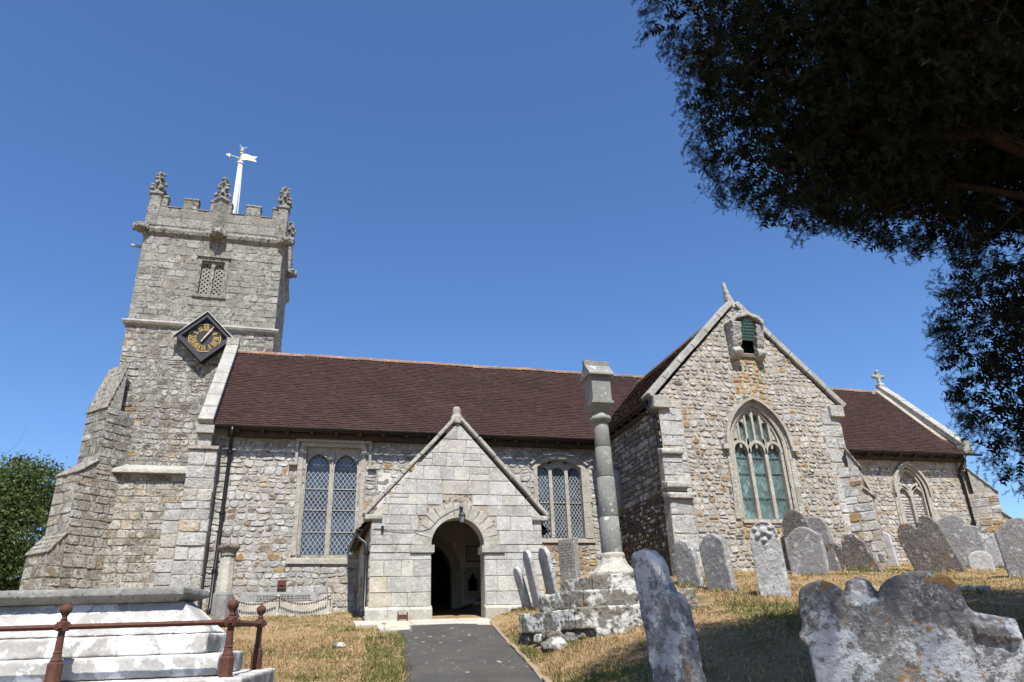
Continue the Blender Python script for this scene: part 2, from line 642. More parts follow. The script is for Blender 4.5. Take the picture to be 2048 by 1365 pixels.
# stone edging on the right of the path
y = 5.0
edge = []
while y < 15.2:
    L = random.uniform(0.45, 0.8)
    y1 = min(y + L, 15.3)
    b = MB()
    w, h = random.uniform(0.055, 0.075), random.uniform(0.03, 0.06)
    pts = []
    for yy in (y + 0.008, y1 - 0.008):
        x = path_right(yy)
        z = ground_z(x, yy)
        jx = random.uniform(-0.012, 0.012)
        pts.append([(x - 0.005 + jx, yy, z - 0.1), (x + w + jx, yy, z - 0.1), (x + w + jx, yy, z + h), (x - 0.005 + jx, yy, z + h)])
    A, B = pts
    b.hexa([A[0], A[1], B[1], B[0], A[3], A[2], B[2], B[3]])
    e = b.build('edging_stone', M['kerb'], bpy.data.objects['path'])
    bv = e.modifiers.new('bevel', 'BEVEL')
    bv.width = 0.015
    bv.segments = 2
    y = y1
# pale paving in front of the porch
land = [(0.95, 15.30, 2.05, 16.02), (2.06, 15.12, 3.05, 16.0), (3.06, 15.0, 3.72, 16.0), (1.35, 14.45, 2.05, 15.29), (2.06, 14.7, 2.8, 15.11), (2.81, 14.85, 3.55, 14.99), (2.53, 16.01, 3.71, 16.6)]
lz = 0.72
pav = None
pb = empty('porch_paving', (2.6, 15.6, lz))
tag(pb, kind='structure')
for (a, b_, c, d_) in land:
    z0, z1 = [ground_z(2.5, yy) + 0.022 + random.uniform(0, .006) for yy in (b_, d_)]
    if b_ > 16:
        z0, z1 = lz, lz + .01
    m = MB()
    m.hexa([(a, b_, z0 - .12), (c, b_, z0 - .12), (c, d_, z1 - .12), (a, d_, z1 - .12), (a, b_, z0), (c, b_, z0), (c, d_, z1), (a, d_, z1)])
    m.build('paving_slab', M['flag'], pb)

# ------------------------------------------------------------------ masonry generator


def clip(poly, planes):
    for (a, b, c) in planes:          # keep a*u+b*z<=c
        out = []
        n = len(poly)
        for i in range(n):
            p, q = poly[i], poly[(i + 1) % n]
            dp, dq = a * p[0] + b * p[1] - c, a * q[0] + b * q[1] - c
            if dp <= 0:
                out.append(p)
            if dp * dq < 0:
                t = dp / (dp - dq)
                out.append((p[0] + (q[0] - p[0]) * t, p[1] + (q[1] - p[1]) * t))
        poly = out
        if len(poly) < 3:
            return None
    return poly


def area(P):
    return 0.5 * abs(sum(P[i][0] * P[(i + 1) % len(P)][1] - P[(i + 1) % len(P)][0] * P[i][1] for i in range(len(P))))


def subtract(iv, holes):
    for (a, b) in holes:
        out = []
        for (p, q) in iv:
            if b <= p or a >= q:
                out.append((p, q))
            else:
                if a - p > 0.05:
                    out.append((p, a))
                if q - b > 0.05:
                    out.append((b, q))
        iv = out
    return iv


def layout(u0, u1, z0, z1, rows, widths, holes, planes=(), gap=0.014, wob=0.03, split=0.3, cut=0.35, seed=1):
    """random coursed stones as 2D polygons; holes: fn(za,zb)->list of (u0,u1)"""
    rd = random.Random(seed)
    out = []
    z = z0
    ri = 0

    def wav(u, zz):
        return wob * mnoise.noise(Vector((u * 1.9, zz * 3.1 + seed, seed * 1.3)))
    while z < z1 - 0.03:
        h = rd.uniform(*rows)
        zt = min(z + h, z1)
        if z1 - zt < rows[0] * 0.6:
            zt = z1
        for (a, b) in subtract([(u0, u1)], holes(z, zt)):
            u = a
            while u < b - 0.02:
                w = rd.uniform(*widths) * (0.75 + 0.5 * rd.random())
                ue = u + w
                if b - ue < widths[0] * 0.6:
                    ue = b
                za, zb = z, zt
                lb = [za + (wav(u, za) if za > z0 else 0), za + (wav(ue, za) if za > z0 else 0)]
                lt = [zb + (wav(u, zb) if zb < z1 else 0), zb + (wav(ue, zb) if zb < z1 else 0)]
                cells = []
                if split and rd.random() < split and (zb - za) > rows[0] * 1.15 and ue - u < widths[1] * 1.1:
                    k = rd.uniform(0.35, 0.65)
                    m0, m1 = lb[0] + (lt[0] - lb[0]) * k, lb[1] + (lt[1] - lb[1]) * k
                    cells = [[(u, lb[0]), (ue, lb[1]), (ue, m1), (u, m0)], [(u, m0), (ue, m1), (ue, lt[1]), (u, lt[0])]]
                else:
                    cells = [[(u, lb[0]), (ue, lb[1]), (ue, lt[1]), (u, lt[0])]]
                for c in cells:
                    g = gap * rd.uniform(0.6, 1.5)
                    cx, cz = sum(p[0] for p in c) / 4, sum(p[1] for p in c) / 4
                    wd, hd = abs(c[1][0] - c[0][0]), abs(c[2][1] - c[1][1])
                    if wd < 2.6 * g or hd < 2.6 * g:
                        continue
                    q = [(p[0] + (g if p[0] < cx else -g), p[1] + (g if p[1] < cz else -g)) for p in c]
                    if cut:
                        q2 = []
                        for i in range(4):
                            p, pr, nx_ = q[i], q[i - 1], q[(i + 1) % 4]
                            t1, t2 = rd.uniform(0.06, cut), rd.uniform(0.06, cut)
                            q2.append((p[0] + (pr[0] - p[0]) * t1, p[1] + (pr[1] - p[1]) * t1))
                            q2.append((p[0] + (nx_[0] - p[0]) * t2, p[1] + (nx_[1] - p[1]) * t2))
                        q = [(p[0] + rd.uniform(-.3, .3) * g, p[1] + rd.uniform(-.3, .3) * g) for p in q2]
                    if planes:
                        q = clip(q, planes)
                    if q and area(q) > 0.0018:
                        out.append(q)
                u = ue
        z = zt
        ri += 1
    return out


def stone_geo(fr, q, depth, rd, rough=True):
    n = len(q)
    cu, cz = sum(p[0] for p in q) / n, sum(p[1] for p in q) / n
    V, Fc = [], []
    if rough:
        tu, tz = rd.uniform(-.05, .05), rd.uniform(-.07, .04)
        for (s, d) in ((1.0, -0.02), (0.985, depth * 0.35), (0.86, depth * 0.95)):
            for p in q:
                u, z = cu + (p[0] - cu) * s, cz + (p[1] - cz) * s
                dd = d + (0 if d < 0 else rd.uniform(-.3, .3) * depth + (p[0] - cu) * tu + (p[1] - cz) * tz)
                V.append(fr.p(u, z, max(dd, -0.02)))
        V.append(fr.p(cu, cz, depth * rd.uniform(0.7, 1.2)))
        for r_ in range(2):
            for i in range(n):
                j = (i + 1) % n
                Fc.append((r_ * n + i, r_ * n + j, (r_ + 1) * n + j, (r_ + 1) * n + i))
        for i in range(n):
            Fc.append((2 * n + i, 2 * n + (i + 1) % n, 3 * n))
    else:
        tu, tz = rd.uniform(-.008, .008), rd.uniform(-.012, .012)
        dim = max(0.02, math.sqrt(area(q)))
        for (s, d) in ((1.0, -0.02), (1.0, depth * 0.6), (1 - 0.02 / dim, depth)):
            for p in q:
                u, z = cu + (p[0] - cu) * s, cz + (p[1] - cz) * s
                V.append(fr.p(u, z, d + (0 if d < 0 else (p[0] - cu) * tu + (p[1] - cz) * tz)))
        for r_ in range(2):
            for i in range(n):
                j = (i + 1) % n
                Fc.append((r_ * n + i, r_ * n + j, (r_ + 1) * n + j, (r_ + 1) * n + i))
        Fc.append(tuple(2 * n + i for i in range(n)))
    return V, Fc


def masonry(parent, fr, polys, mat, tintf, depth=(0.02, 0.05), rough=True, seed=1, limit=300, smooth=True, name='stone', used=0):
    """largest stones become parts, the rest one part"""
    rd = random.Random(seed)
    polys = sorted(polys, key=area, reverse=True)
    rest = MB()
    lim = limit - used
    for i, q in enumerate(polys):
        n = len(q)
        c = (sum(p[0] for p in q) / n, sum(p[1] for p in q) / n)
        t = tintf(c[0], c[1], rd)
        Vv, Fc = stone_geo(fr, q, rd.uniform(*depth), rd, rough)
        if i < lim:
            mesh(name, Vv, Fc, mat, parent, smooth=False, tint=[t] * len(Vv))
        else:
            rest.add(Vv, Fc, t)
    if rest.v:
        o = rest.build('small_stones', mat, parent, smooth=False, tint=True)
        tag(o, kind='stuff')
    return min(len(polys), lim)


def wall_sheet(mb, fr, u0, u1, z0, z1, holes, edge=None, step=0.04, d=0.0):
    """mortar plane with openings, in slices; edge: fn(z)->(u0,u1)"""
    nz = max(1, int(round((z1 - z0) / step)))
    run = None
    for k in range(nz + 1):
        if k < nz:
            za, zb = z0 + (z1 - z0) * k / nz, z0 + (z1 - z0) * (k + 1) / nz
            zm = (za + zb) / 2
            ea = edge(za) if edge else (u0, u1)
            eb = edge(zb) if edge else (u0, u1)
            em = edge(zm) if edge else (u0, u1)
            iv = tuple(subtract([em], holes(zm, zm)))
        else:
            iv = None
        for (p, q) in iv or ():
            pa = ea[0] if p == em[0] else p
            pb_ = eb[0] if p == em[0] else p
            qa = ea[1] if q == em[1] else q
            qb = eb[1] if q == em[1] else q
            mb.add([fr.p(pa, za, d), fr.p(qa, za, d), fr.p(qb, zb, d), fr.p(pb_, zb, d)], [(0, 1, 2, 3)])
    return mb


def arch_path(cx, zs, a, h, n=16, kind='pointed'):
    """points from left springing to right springing"""
    P = []
    if kind == 'pointed':
        Rr = (a * a + h * h) / (2 * a)
        cl = cx - a + Rr
        t1 = math.atan2(h, cx - cl)
        for i in range(n + 1):
            t = math.pi + (t1 - math.pi) * i / n
            P.append((cl + Rr * math.cos(t), zs + Rr * math.sin(t)))
        P += [(2 * cx - x, z) for (x, z) in reversed(P[:-1])]
    elif kind == 'seg':
        Rr = (a * a + h * h) / (2 * h)
        t0 = math.asin(a / Rr)
        for i in range(2 * n + 1):
            t = -t0 + 2 * t0 * i / (2 * n)
            P.append((cx + Rr * math.sin(t), zs + h - Rr + Rr * math.cos(t)))
    else:
        for i in range(2 * n + 1):
            t = math.pi * (1 - i / (2 * n))
            P.append((cx + a * math.cos(t), zs + h * math.sin(t)))
    return P


def offset_path(P, w):
    out = []
    for i, p in enumerate(P):
        a, b = P[max(i - 1, 0)], P[min(i + 1, len(P) - 1)]
        tx, tz = b[0] - a[0], b[1] - a[1]
        L = math.hypot(tx, tz)
        out.append((p[0] - tz / L * w, p[1] + tx / L * w))
    return out


def ring(mb, fr, P, w0, w1, d0, d1, tint=None):
    """solid strip along a path between offsets w0..w1 (outwards) and depths d0..d1"""
    A, B = offset_path(P, w0), offset_path(P, w1)
    n = len(P)
    Vv = []
    for i in range(n):
        Vv += [fr.p(*A[i], d0), fr.p(*A[i], d1), fr.p(*B[i], d1), fr.p(*B[i], d0)]
    Fc = []
    for i in range(n - 1):
        k, l = 4 * i, 4 * i + 4
        for s in range(4):
            Fc.append((k + s, k + (s + 1) % 4, l + (s + 1) % 4, l + s))
    Fc += [(0, 1, 2, 3), (4 * n - 1, 4 * n - 2, 4 * n - 3, 4 * n - 4)]
    mb.add(Vv, Fc, tint)


def fbox(mb, fr, u0, u1, z0, z1, d0, d1, tint=None):
    mb.hexa([fr.p(u0, z0, d1), fr.p(u1, z0, d1), fr.p(u1, z0, d0), fr.p(u0, z0, d0), fr.p(u0, z1, d1), fr.p(u1, z1, d1), fr.p(u1, z1, d0), fr.p(u0, z1, d0)], tint)


def columns(mb, fr, xs, zlo, zhi, d0, d1, tint=None):
    """solid between zlo(x) and zhi(x)"""
    n = len(xs)
    Vv = []
    for i in range(n):
        Vv += [fr.p(xs[i], zlo[i], d0), fr.p(xs[i], zlo[i], d1), fr.p(xs[i], zhi[i], d1), fr.p(xs[i], zhi[i], d0)]
    Fc = []
    for i in range(n - 1):
        k, l = 4 * i, 4 * i + 4
        for s in range(4):
            Fc.append((k + s, k + (s + 1) % 4, l + (s + 1) % 4, l + s))
    Fc += [(0, 1, 2, 3), (4 * n - 1, 4 * n - 2, 4 * n - 3, 4 * n - 4)]
    mb.add(Vv, Fc, tint)


def lattice(mb, fr, u0, u1, z0, ztop, pw, ph, d, wid=0.012, dep=0.006):
    """diamond cames over a light; ztop(u) is the head"""
    H = max(ztop(u0 + (u1 - u0) * t / 10) for t in range(11)) - z0
    sl = ph / pw
    for sgn in (1, -1):
        c = -(u1 - u0) * sl
        end = H + (u1 - u0) * sl
        while c < end:
            pts = []
            for i in range(41):
                u = u0 + (u1 - u0) * i / 40
                z = z0 + c + (sl * (u - u0) if sgn > 0 else sl * (u1 - u))
                pts.append((u, z) if z0 <= z <= ztop(u) else None)
            seg = []
            for p in pts + [None]:
                if p is not None:
                    seg.append(p)
                else:
                    if len(seg) > 1:
                        a, b = seg[0], seg[-1]
                        L = math.hypot(b[0] - a[0], b[1] - a[1])
                        nu, nz_ = -(b[1] - a[1]) / L * wid / 2, (b[0] - a[0]) / L * wid / 2
                        dd = d + dep + (0.001 if sgn > 0 else 0)
                        mb.add([fr.p(a[0] - nu, a[1] - nz_, dd), fr.p(b[0] - nu, b[1] - nz_, dd), fr.p(b[0] + nu, b[1] + nz_, dd), fr.p(a[0] + nu, a[1] + nz_, dd)], [(0, 1, 2, 3)])
                    seg = []
            c += ph


def glaze(win, fr, u0, u1, z0, zs, head, d, gmat, bars, pw=0.115, ph=0.16, lead=True, bar=True):
    """panes between saddle bars, cames and bars; head = path of the light head"""
    rd = random.Random(int((u0 + 50) * 1000))

    def ztop(u):
        for i in range(len(head) - 1):
            if head[i][0] <= u <= head[i + 1][0]:
                t = (u - head[i][0]) / max(1e-6, head[i + 1][0] - head[i][0])
                return head[i][1] + (head[i + 1][1] - head[i][1]) * t
        return zs
    lev = [z0] + bars
    for i in range(len(lev)):
        tx, tz = rd.uniform(-.03, .03), rd.uniform(-.03, .03)
        um, zm = (u0 + u1) / 2, lev[i]
        if i < len(lev) - 1:
            q = [(u0, lev[i]), (u1, lev[i]), (u1, lev[i + 1]), (u0, lev[i + 1])]
        else:
            q = [(u0, lev[i]), (u1, lev[i])] + [p for p in reversed(head) if p[1] > lev[i]]
        Vv = [fr.p(u, z, d + (u - um) * tx + (z - zm) * tz) for (u, z) in q]
        mesh('pane', Vv, [tuple(range(len(Vv)))], gmat, win)
    if lead:
        m = MB()
        lattice(m, fr, u0, u1, z0, ztop, pw, ph, d + 0.012)
        m.build('lead_lattice', M['lead'] if gmat is M['glass'] else M['lead_green'], win)
    if bar:
        for z in bars:
            m = MB()
            fbox(m, fr, u0, u1, z - 0.009, z + 0.009, d + 0.02, d + 0.04)
            m.build('saddle_bar', M['bar'] if gmat is M['glass'] else M['lead_green'], win)


M['lead_green'] = plain('dull_green_came', (0.14, 0.20, 0.19), 0.6)

# ------------------------------------------------------------------ church
church = empty('church', (8.0, 19.5, 1.0))
tag(church, 'grey stone church with square battlemented tower, gabled porch and brown tiled roofs', 'church')
YN, YP, YT, YW = 19.5, 16.0, 15.4, 22.8     # planes: nave wall, porch front, transept front, tower
EAVE_Z, EAVE_Y, RIDGE_Y, RIDGE_Z = 5.66, 19.15, 22.3, 8.95
XW, XE = -2.75, 21.4


def pick(rd, opts):
    r_ = rd.random() * sum(w for w, _ in opts)
    for w, c in opts:
        r_ -= w
        if r_ <= 0:
            break
    k = rd.uniform(0.86, 1.14)
    return tuple(x * k for x in c)


GREY, PALE, CREAM, OCHRE, BROWN, SLATE = (0.39, 0.38, 0.355), (0.50, 0.49, 0.465), (0.45, 0.41, 0.345), (0.38, 0.25, 0.12), (0.26, 0.20, 0.15), (0.21, 0.20, 0.185)


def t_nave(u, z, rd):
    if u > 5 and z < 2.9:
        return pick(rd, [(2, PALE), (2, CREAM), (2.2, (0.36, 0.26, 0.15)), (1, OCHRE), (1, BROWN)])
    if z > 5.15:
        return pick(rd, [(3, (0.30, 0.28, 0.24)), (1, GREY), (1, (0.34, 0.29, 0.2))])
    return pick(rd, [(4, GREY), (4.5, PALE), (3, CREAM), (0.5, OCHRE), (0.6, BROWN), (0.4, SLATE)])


def t_trans(u, z, rd):
    if abs(u - 10.75) < 0.45 and 5.7 < z < 7.0 or (abs(u - 10.75) < 0.8 and z < 2.8):
        return pick(rd, [(3, (0.46, 0.32, 0.15)), (1.5, OCHRE), (1, CREAM), (0.8, (0.42, 0.22, 0.09)), (0.4, (0.16, 0.18, 0.10))])
    return pick(rd, [(4, GREY), (3.5, PALE), (2.4, CREAM), (0.7, (0.34, 0.24, 0.14)), (0.3, OCHRE), (0.5, SLATE)])


def t_chan(u, z, rd):
    return pick(rd, [(3, GREY), (2, PALE), (2.5, CREAM), (1.0, (0.36, 0.26, 0.17)), (0.6, OCHRE), (0.4, SLATE)])


def t_ash(u, z, rd):
    return pick(rd, [(4, (0.48, 0.47, 0.44)), (1.6, (0.43, 0.42, 0.395)), (1.4, (0.49, 0.465, 0.41)), (0.07, (0.46, 0.39, 0.28))])


def t_tow(u, z, rd):
    if z > 10:
        return pick(rd, [(4, (0.325, 0.318, 0.285)), (2, (0.36, 0.35, 0.315)), (1, (0.30, 0.28, 0.245))])
    if z > 5.3:
        return pick(rd, [(3, (0.31, 0.295, 0.265)), (2, (0.37, 0.355, 0.32)), (1.6, (0.25, 0.225, 0.19)), (0.12, OCHRE), (0.8, (0.19, 0.17, 0.15))])
    return pick(rd, [(3, (0.37, 0.35, 0.295)), (2, (0.42, 0.395, 0.33)), (1.0, (0.38, 0.31, 0.22)), (0.6, (0.26, 0.235, 0.18))])


def nothing(a, b):
    return []

# ---------------- nave and chancel walls
fn = south(YN)


def nave_holes(za, zb):
    h = []
    if zb > 2.27 and za < 5.32:
        h.append((-0.44, 1.30))
    if zb > 2.80 and za < 5.20:
        h.append((6.0, 7.66))
    pr = 4.6 - 0
    if za < 4.7:           # behind the porch roof
        k = max(0.0, (4.75 - zb) / 1.08) if zb > 2.6 else 2.0
        k = min(k, 1.95)
        if k > 0.1:
            h.append((3.13 - k, 3.13 + k))
    return h


def nave_sheet_holes(za, zb):
    h = []
    if 2.45 < za < 5.28:
        h.append((-0.26, 1.11))
    if 2.90 < za < 5.16:
        h.append((6.1, 7.5))
    if za < 2.75:
        w = 0.5 if za < 2.0 else 0.5 * math.sqrt(max(0, 1 - ((za - 2.0) / 0.75) ** 1.6))
        h.append((3.12 - w, 3.12 + w))
    return h


nw = MB()
wall_sheet(nw, fn, XW, 8.15, 0.5, 5.64, nave_sheet_holes)
nave_wall = nw.build('nave_wall', M['mortar_pale'], church)
polys = layout(-2.42, 8.12, 0.75, 5.62, (0.12, 0.23), (0.13, 0.32), nave_holes, wob=0.075, gap=0.013, split=0.14, cut=0.44, seed=3)
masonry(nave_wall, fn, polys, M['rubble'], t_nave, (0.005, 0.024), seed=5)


def chan_holes(za, zb):
    h = []
    if zb > 2.0 and za < 5.35:
        h.append((18.1, 19.6))
    if za < 5.45 and zb > 2:
        h.append((15.55, 17.28 if za > 4.1 else 17.1))
    return h


def chan_sheet_holes(za, zb):
    if 2.3 < za < 5.16:
        w = .5 if za < 4.40 else .5 * math.sqrt(max(0.02, 1 - ((za - 4.40) / .78) ** 1.7))
        return [(18.86 - w, 18.86 + w)]
    return []


cw = MB()
wall_sheet(cw, fn, 13.1, XE, 0.8, 5.64, chan_sheet_holes)
chancel_wall = cw.build('chancel_wall', M['mortar'], church)
polys = layout(13.3, XE - 0.35, 1.6, 5.62, (0.10, 0.18), (0.11, 0.25), chan_holes, wob=0.06, gap=0.014, split=0.1, cut=0.46, seed=13)
u_ = masonry(chancel_wall, fn, polys, M['rubble'], t_chan, (0.006, 0.024), seed=15, limit=270)
polys = layout(XE - 0.35, XE, 1.6, 5.62, (0.26, 0.36), (0.35, 0.36), nothing, wob=0, gap=0.006, split=0, cut=0.06, seed=16)
masonry(chancel_wall, fn, polys, M['dressed'], t_ash, (0.02, 0.03), rough=False, seed=17, limit=30)

# other nave walls (closed shell)
m = MB()
m.box((XW, 25.3, 0.6), (XE, 25.6, 5.6))
m.build('north_wall', M['mortar'], church)
for (x0, x1, nm) in ((XW, XW + 0.4, 'west_gable_wall'), (XE - 0.4, XE - 0.005, 'east_gable_wall')):
    m = MB()
    P = [(19.52, 0.6), (25.58, 0.6), (25.58, 5.6), (22.3, 9.08), (19.45, 5.98)] if x0 > 0 else [(19.52, 0.6), (25.58, 0.6), (25.58, 5.6), (22.3, 8.8), (19.52, 5.75)]
    m.add([(x0, y, z) for y, z in P] + [(x1, y, z) for y, z in P],
          [(0, 1, 2, 3, 4), (9, 8, 7, 6, 5)] + [(i, i + 5, (i + 1) % 5 + 5, (i + 1) % 5) for i in range(5)])
    m.build(nm, M['rubble'] if False else M['mortar'], church)

# ---------------- roofs


def roof_tiles(O, A, B, L, S, gauge=0.10, tw=0.165, seed=1, red=0.0, keep=None):
    """O eave corner, A along eave, B up the slope; returns MB"""
    O, A, B = Vector(O), Vector(A).normalized(), Vector(B).normalized()
    C = A.cross(B).normalized()
    if C.z < 0:
        C = -C
    rd = random.Random(seed)
    mb = MB()
    nrow = int(S / gauge)
    sag = [rd.uniform(-0.006, 0.006) for _ in range(nrow + 2)]
    for r_ in range(nrow):
        s0 = r_ * gauge
        a = -(tw * 0.5 if r_ % 2 else 0)
        while a < L:
            a0, a1 = max(a, 0), min(a + tw - 0.004, L)
            a += tw
            if a1 - a0 < 0.02:
                continue
            if keep and not keep(O + A * ((a0 + a1) / 2) + B * s0):
                continue
            am = (a0 + a1) / 2
            wv = 0.03 * mnoise.noise(Vector((am * 0.3, s0 * 0.3, seed))) + 0.012 * mnoise.noise(Vector((am * 1.1, s0 * .9, seed + 9)))
            lift = 0.024 + rd.uniform(-0.003, 0.007)
            tw_ = rd.uniform(-0.004, 0.004)
            s1 = min(s0 + gauge * 1.45, S + 0.02)
            ds = rd.uniform(-0.006, 0.006)
            j = mnoise.noise(Vector((am * 0.5, s0 * 0.8, seed + 3)))
            k = rd.uniform(0.72, 0.82)
            x = rd.random()
            if x < 0.025 + 0.05 * j + red:
                t = (0.110 * k, 0.055 * k, 0.042 * k)
            elif x < 0.3:
                t = (0.068 * k, 0.042 * k, 0.038 * k)
            else:
                t = (0.078 * k, 0.046 * k, 0.040 * k)
            P = O + C * wv
            q = [P + A * a0 + B * (s0 + ds) + C * (lift + tw_), P + A * a1 + B * (s0 + ds) + C * (lift - tw_), P + A * a1 + B * s1 + C * 0.006, P + A * a0 + B * s1 + C * 0.006,
                 P + A * a0 + B * (s0 + ds) + C * (lift + tw_ - 0.014), P + A * a1 + B * (s0 + ds) + C * (lift - tw_ - 0.014)]
            mb.add(q, [(0, 1, 2, 3), (4, 5, 1, 0), (4, 0, 3), (5, 2, 1)], t)
    return mb


def roof(name, O, A, B, L, S, seed, thick=0.12, red=0.0, keep=None, deck=True):
    Ov, Av, Bv = Vector(O), Vector(A).normalized(), Vector(B).normalized()
    C = Av.cross(Bv)
    if C.z < 0:
        C = -C
    m = MB()
    m.hexa([Ov - C * thick, Ov + Av * L - C * thick, Ov + Av * L + Bv * S - C * thick, Ov + Bv * S - C * thick, Ov - C * .05, Ov + Av * L - C * .05, Ov + Av * L + Bv * S - C * .05, Ov + Bv * S - C * .05])
    ro = m.build(name, M['wood'], church)
    t = roof_tiles(O, A, B, L, S, seed=seed, red=red, keep=keep).build('roof_tiles', M['tile'], ro, tint=True)
    tag(t, kind='stuff')
    return ro


sl = Vector((0, RIDGE_Y - EAVE_Y, RIDGE_Z - EAVE_Z))
nave_roof = roof('nave_roof', (XW + 0.12, EAVE_Y, EAVE_Z), (1, 0, 0), sl, XE - XW - 0.3, sl.length - 0.06, 21)
m = MB()
m.hexa([(XW, RIDGE_Y + .02, RIDGE_Z - .15), (XE, RIDGE_Y + .02, RIDGE_Z - .15), (XE, 25.7, 5.4), (XW, 25.7, 5.4), (XW, RIDGE_Y + .02, RIDGE_Z), (XE, RIDGE_Y + .02, RIDGE_Z), (XE, 25.7, 5.55), (XW, 25.7, 5.55)])
m.build('north_roof_slope', M['tile'], church, tint=True)


def ridge_tiles(parent, P0, P1, seed, red_until=0.0, L=0.42):
    rd = random.Random(seed)
    P0, P1 = Vector(P0), Vector(P1)
    A = (P1 - P0).normalized()
    Bx = A.cross(Vector((0, 0, 1))).normalized()
    n = int((P1 - P0).length / L)
    for i in range(n):
        a, b = P0 + A * (i * L + 0.006), P0 + A * ((i + 1) * L - 0.006)
        dz = rd.uniform(-0.012, 0.012) + .02 * mnoise.noise(Vector((i * .25, seed, 0)))
        Vv, Fc = [], []
        for p in (a, b):
            for k in range(7):
                t = math.pi * k / 6
                Vv.append(p + Bx * math.cos(t) * 0.14 + Vector((0, 0, math.sin(t) * 0.12 - 0.05 + dz)))
        for k in range(6):
            Fc.append((k, k + 1, k + 8, k + 7))
        Fc += [tuple(range(7)), tuple(range(13, 6, -1))]
        k = rd.uniform(0.8, 1.2)
        c = (0.30 * k, 0.155 * k, 0.105 * k) if i * L < red_until else ((0.22 * k, 0.15 * k, 0.11 * k) if rd.random() < 0.7 else (0.3 * k, 0.16 * k, 0.1 * k))
        mesh('ridge_tile', Vv, Fc, M['ridge'], parent, smooth=False, tint=[c] * len(Vv))
    m = MB()
    m.box((min(P0.x, P1.x) - (0 if abs(A.x) > .5 else .09), min(P0.y, P1.y) - (.09 if abs(A.x) > .5 else 0), P0.z - .1), (max(P0.x, P1.x) + (0 if abs(A.x) > .5 else .09), max(P0.y, P1.y) + (.09 if abs(A.x) > .5 else 0), P0.z + 0.045))
    m.build('ridge_bedding', M['mortar_pale'], parent)


ridge_tiles(nave_roof, (XW + 0.05, RIDGE_Y, RIDGE_Z), (XE - 0.2, RIDGE_Y, RIDGE_Z), 31, red_until=6.5)

# eaves: wall plate, rafter feet, gutter


def gutter(name, P0, P1, r_=0.055, parent=church, brackets=0.9, out=Vector((0, -1, 0))):
    P0, P1 = Vector(P0), Vector(P1)
    A = (P1 - P0).normalized()
    m = MB()
    Vv, Fc = [], []
    n = 9
    for p in (P0, P1):
        for rr in (r_, r_ - 0.01):
            for k in range(n):
                t = math.pi + math.pi * k / (n - 1)
                Vv.append(p + out * math.cos(t) * rr + Vector((0, 0, math.sin(t) * rr)))
    for k in range(n - 1):
        Fc.append((k, k + 1, 2 * n + k + 1, 2 * n + k))
        Fc.append((n + k, 3 * n + k, 3 * n + k + 1, n + k + 1))
    Fc.append((0, 2 * n, 3 * n, n))
    Fc.append((n - 1, 2 * n - 1, 4 * n - 1, 3 * n - 1))
    for e in (0, 2 * n):
        Fc.append(tuple(e + k for k in range(n)))
    m.add(Vv, Fc)
    g_ = m.build(name, M['black'], parent)
    Ln = (P1 - P0).length
    k = 0.3
    while k < Ln:
        c = P0 + A * k
        b = MB()
        q = [c + A * (-.02) - out * 0.06 + Vector((0, 0, -r_ - .03)), c + A * .02 - out * 0.06 + Vector((0, 0, -r_ - .03)), c + A * .02 + out * r_ * 0.4 + Vector((0, 0, -r_ - .012)), c - A * .02 + out * r_ * 0.4 + Vector((0, 0, -r_ - .012))]
        b.hexa(q + [p + Vector((0, 0, .03)) for p in q])
        b.build('gutter_bracket', M['black'], g_)
        k += brackets
    return g_


def eaves(x0, x1):
    m = MB()
    m.box((x0, 19.33, 5.44), (x1, 19.5, 5.56))
    m.build('wall_plate', M['wood'], church)
    x = x0 + 0.2
    while x < x1:
        m = MB()
        m.box((x, 19.12, 5.50), (x + 0.07, 19.32, 5.60))
        m.build('rafter_foot', M['wood'], church)
        x += 0.62


eaves(XW + 0.5, 8.0)
eaves(13.25, XE - 0.1)
gutter('gutter', (XW - 0.16, 19.09, 5.645), (7.95, 19.09, 5.64))
gutter('gutter', (13.35, 19.09, 5.645), (XE + 0.32, 19.09, 5.645))


def downpipe(name, pts, r_=0.04, shoe=True, joints=(), parent=church):
    m = MB()
    m.tube(pts, r_, 10)
    d_ = m.build(name, M['black'], parent, smooth=True)
    for (i, t) in joints:
        a, b = Vector(pts[i]), Vector(pts[i + 1])
        p = a + (b - a) * t
        m = MB()
        m.lathe((p.x, p.y, p.z), [(r_ * 1.15, -.04), (r_ * 1.45, -.03), (r_ * 1.45, .03), (r_ * 1.15, .04)], 10)
        m.box((p.x - .075, p.y + r_ * .6, p.z - .02), (p.x + .075, p.y + r_ * 1.6, p.z + .02))
        m.build('pipe_collar', M['black'], d_)
    return d_


downpipe('downpipe', [(-2.13, 19.09, 5.6), (-2.13, 19.11, 5.45), (-2.15, 19.36, 5.25), (-2.15, 19.41, 5.1), (-2.18, 19.41, 1.25), (-2.2, 19.3, 1.12)], 0.045, joints=[(3, 0.02), (3, 0.42), (3, 0.78)])
downpipe('downpipe', [(21.0, 19.09, 5.6), (21.0, 19.12, 5.45), (20.98, 19.38, 5.2), (20.98, 19.41, 5.05), (20.95, 19.41, 1.8)], 0.045, joints=[(3, 0.02), (3, 0.5)])

# ---------------- gable copings


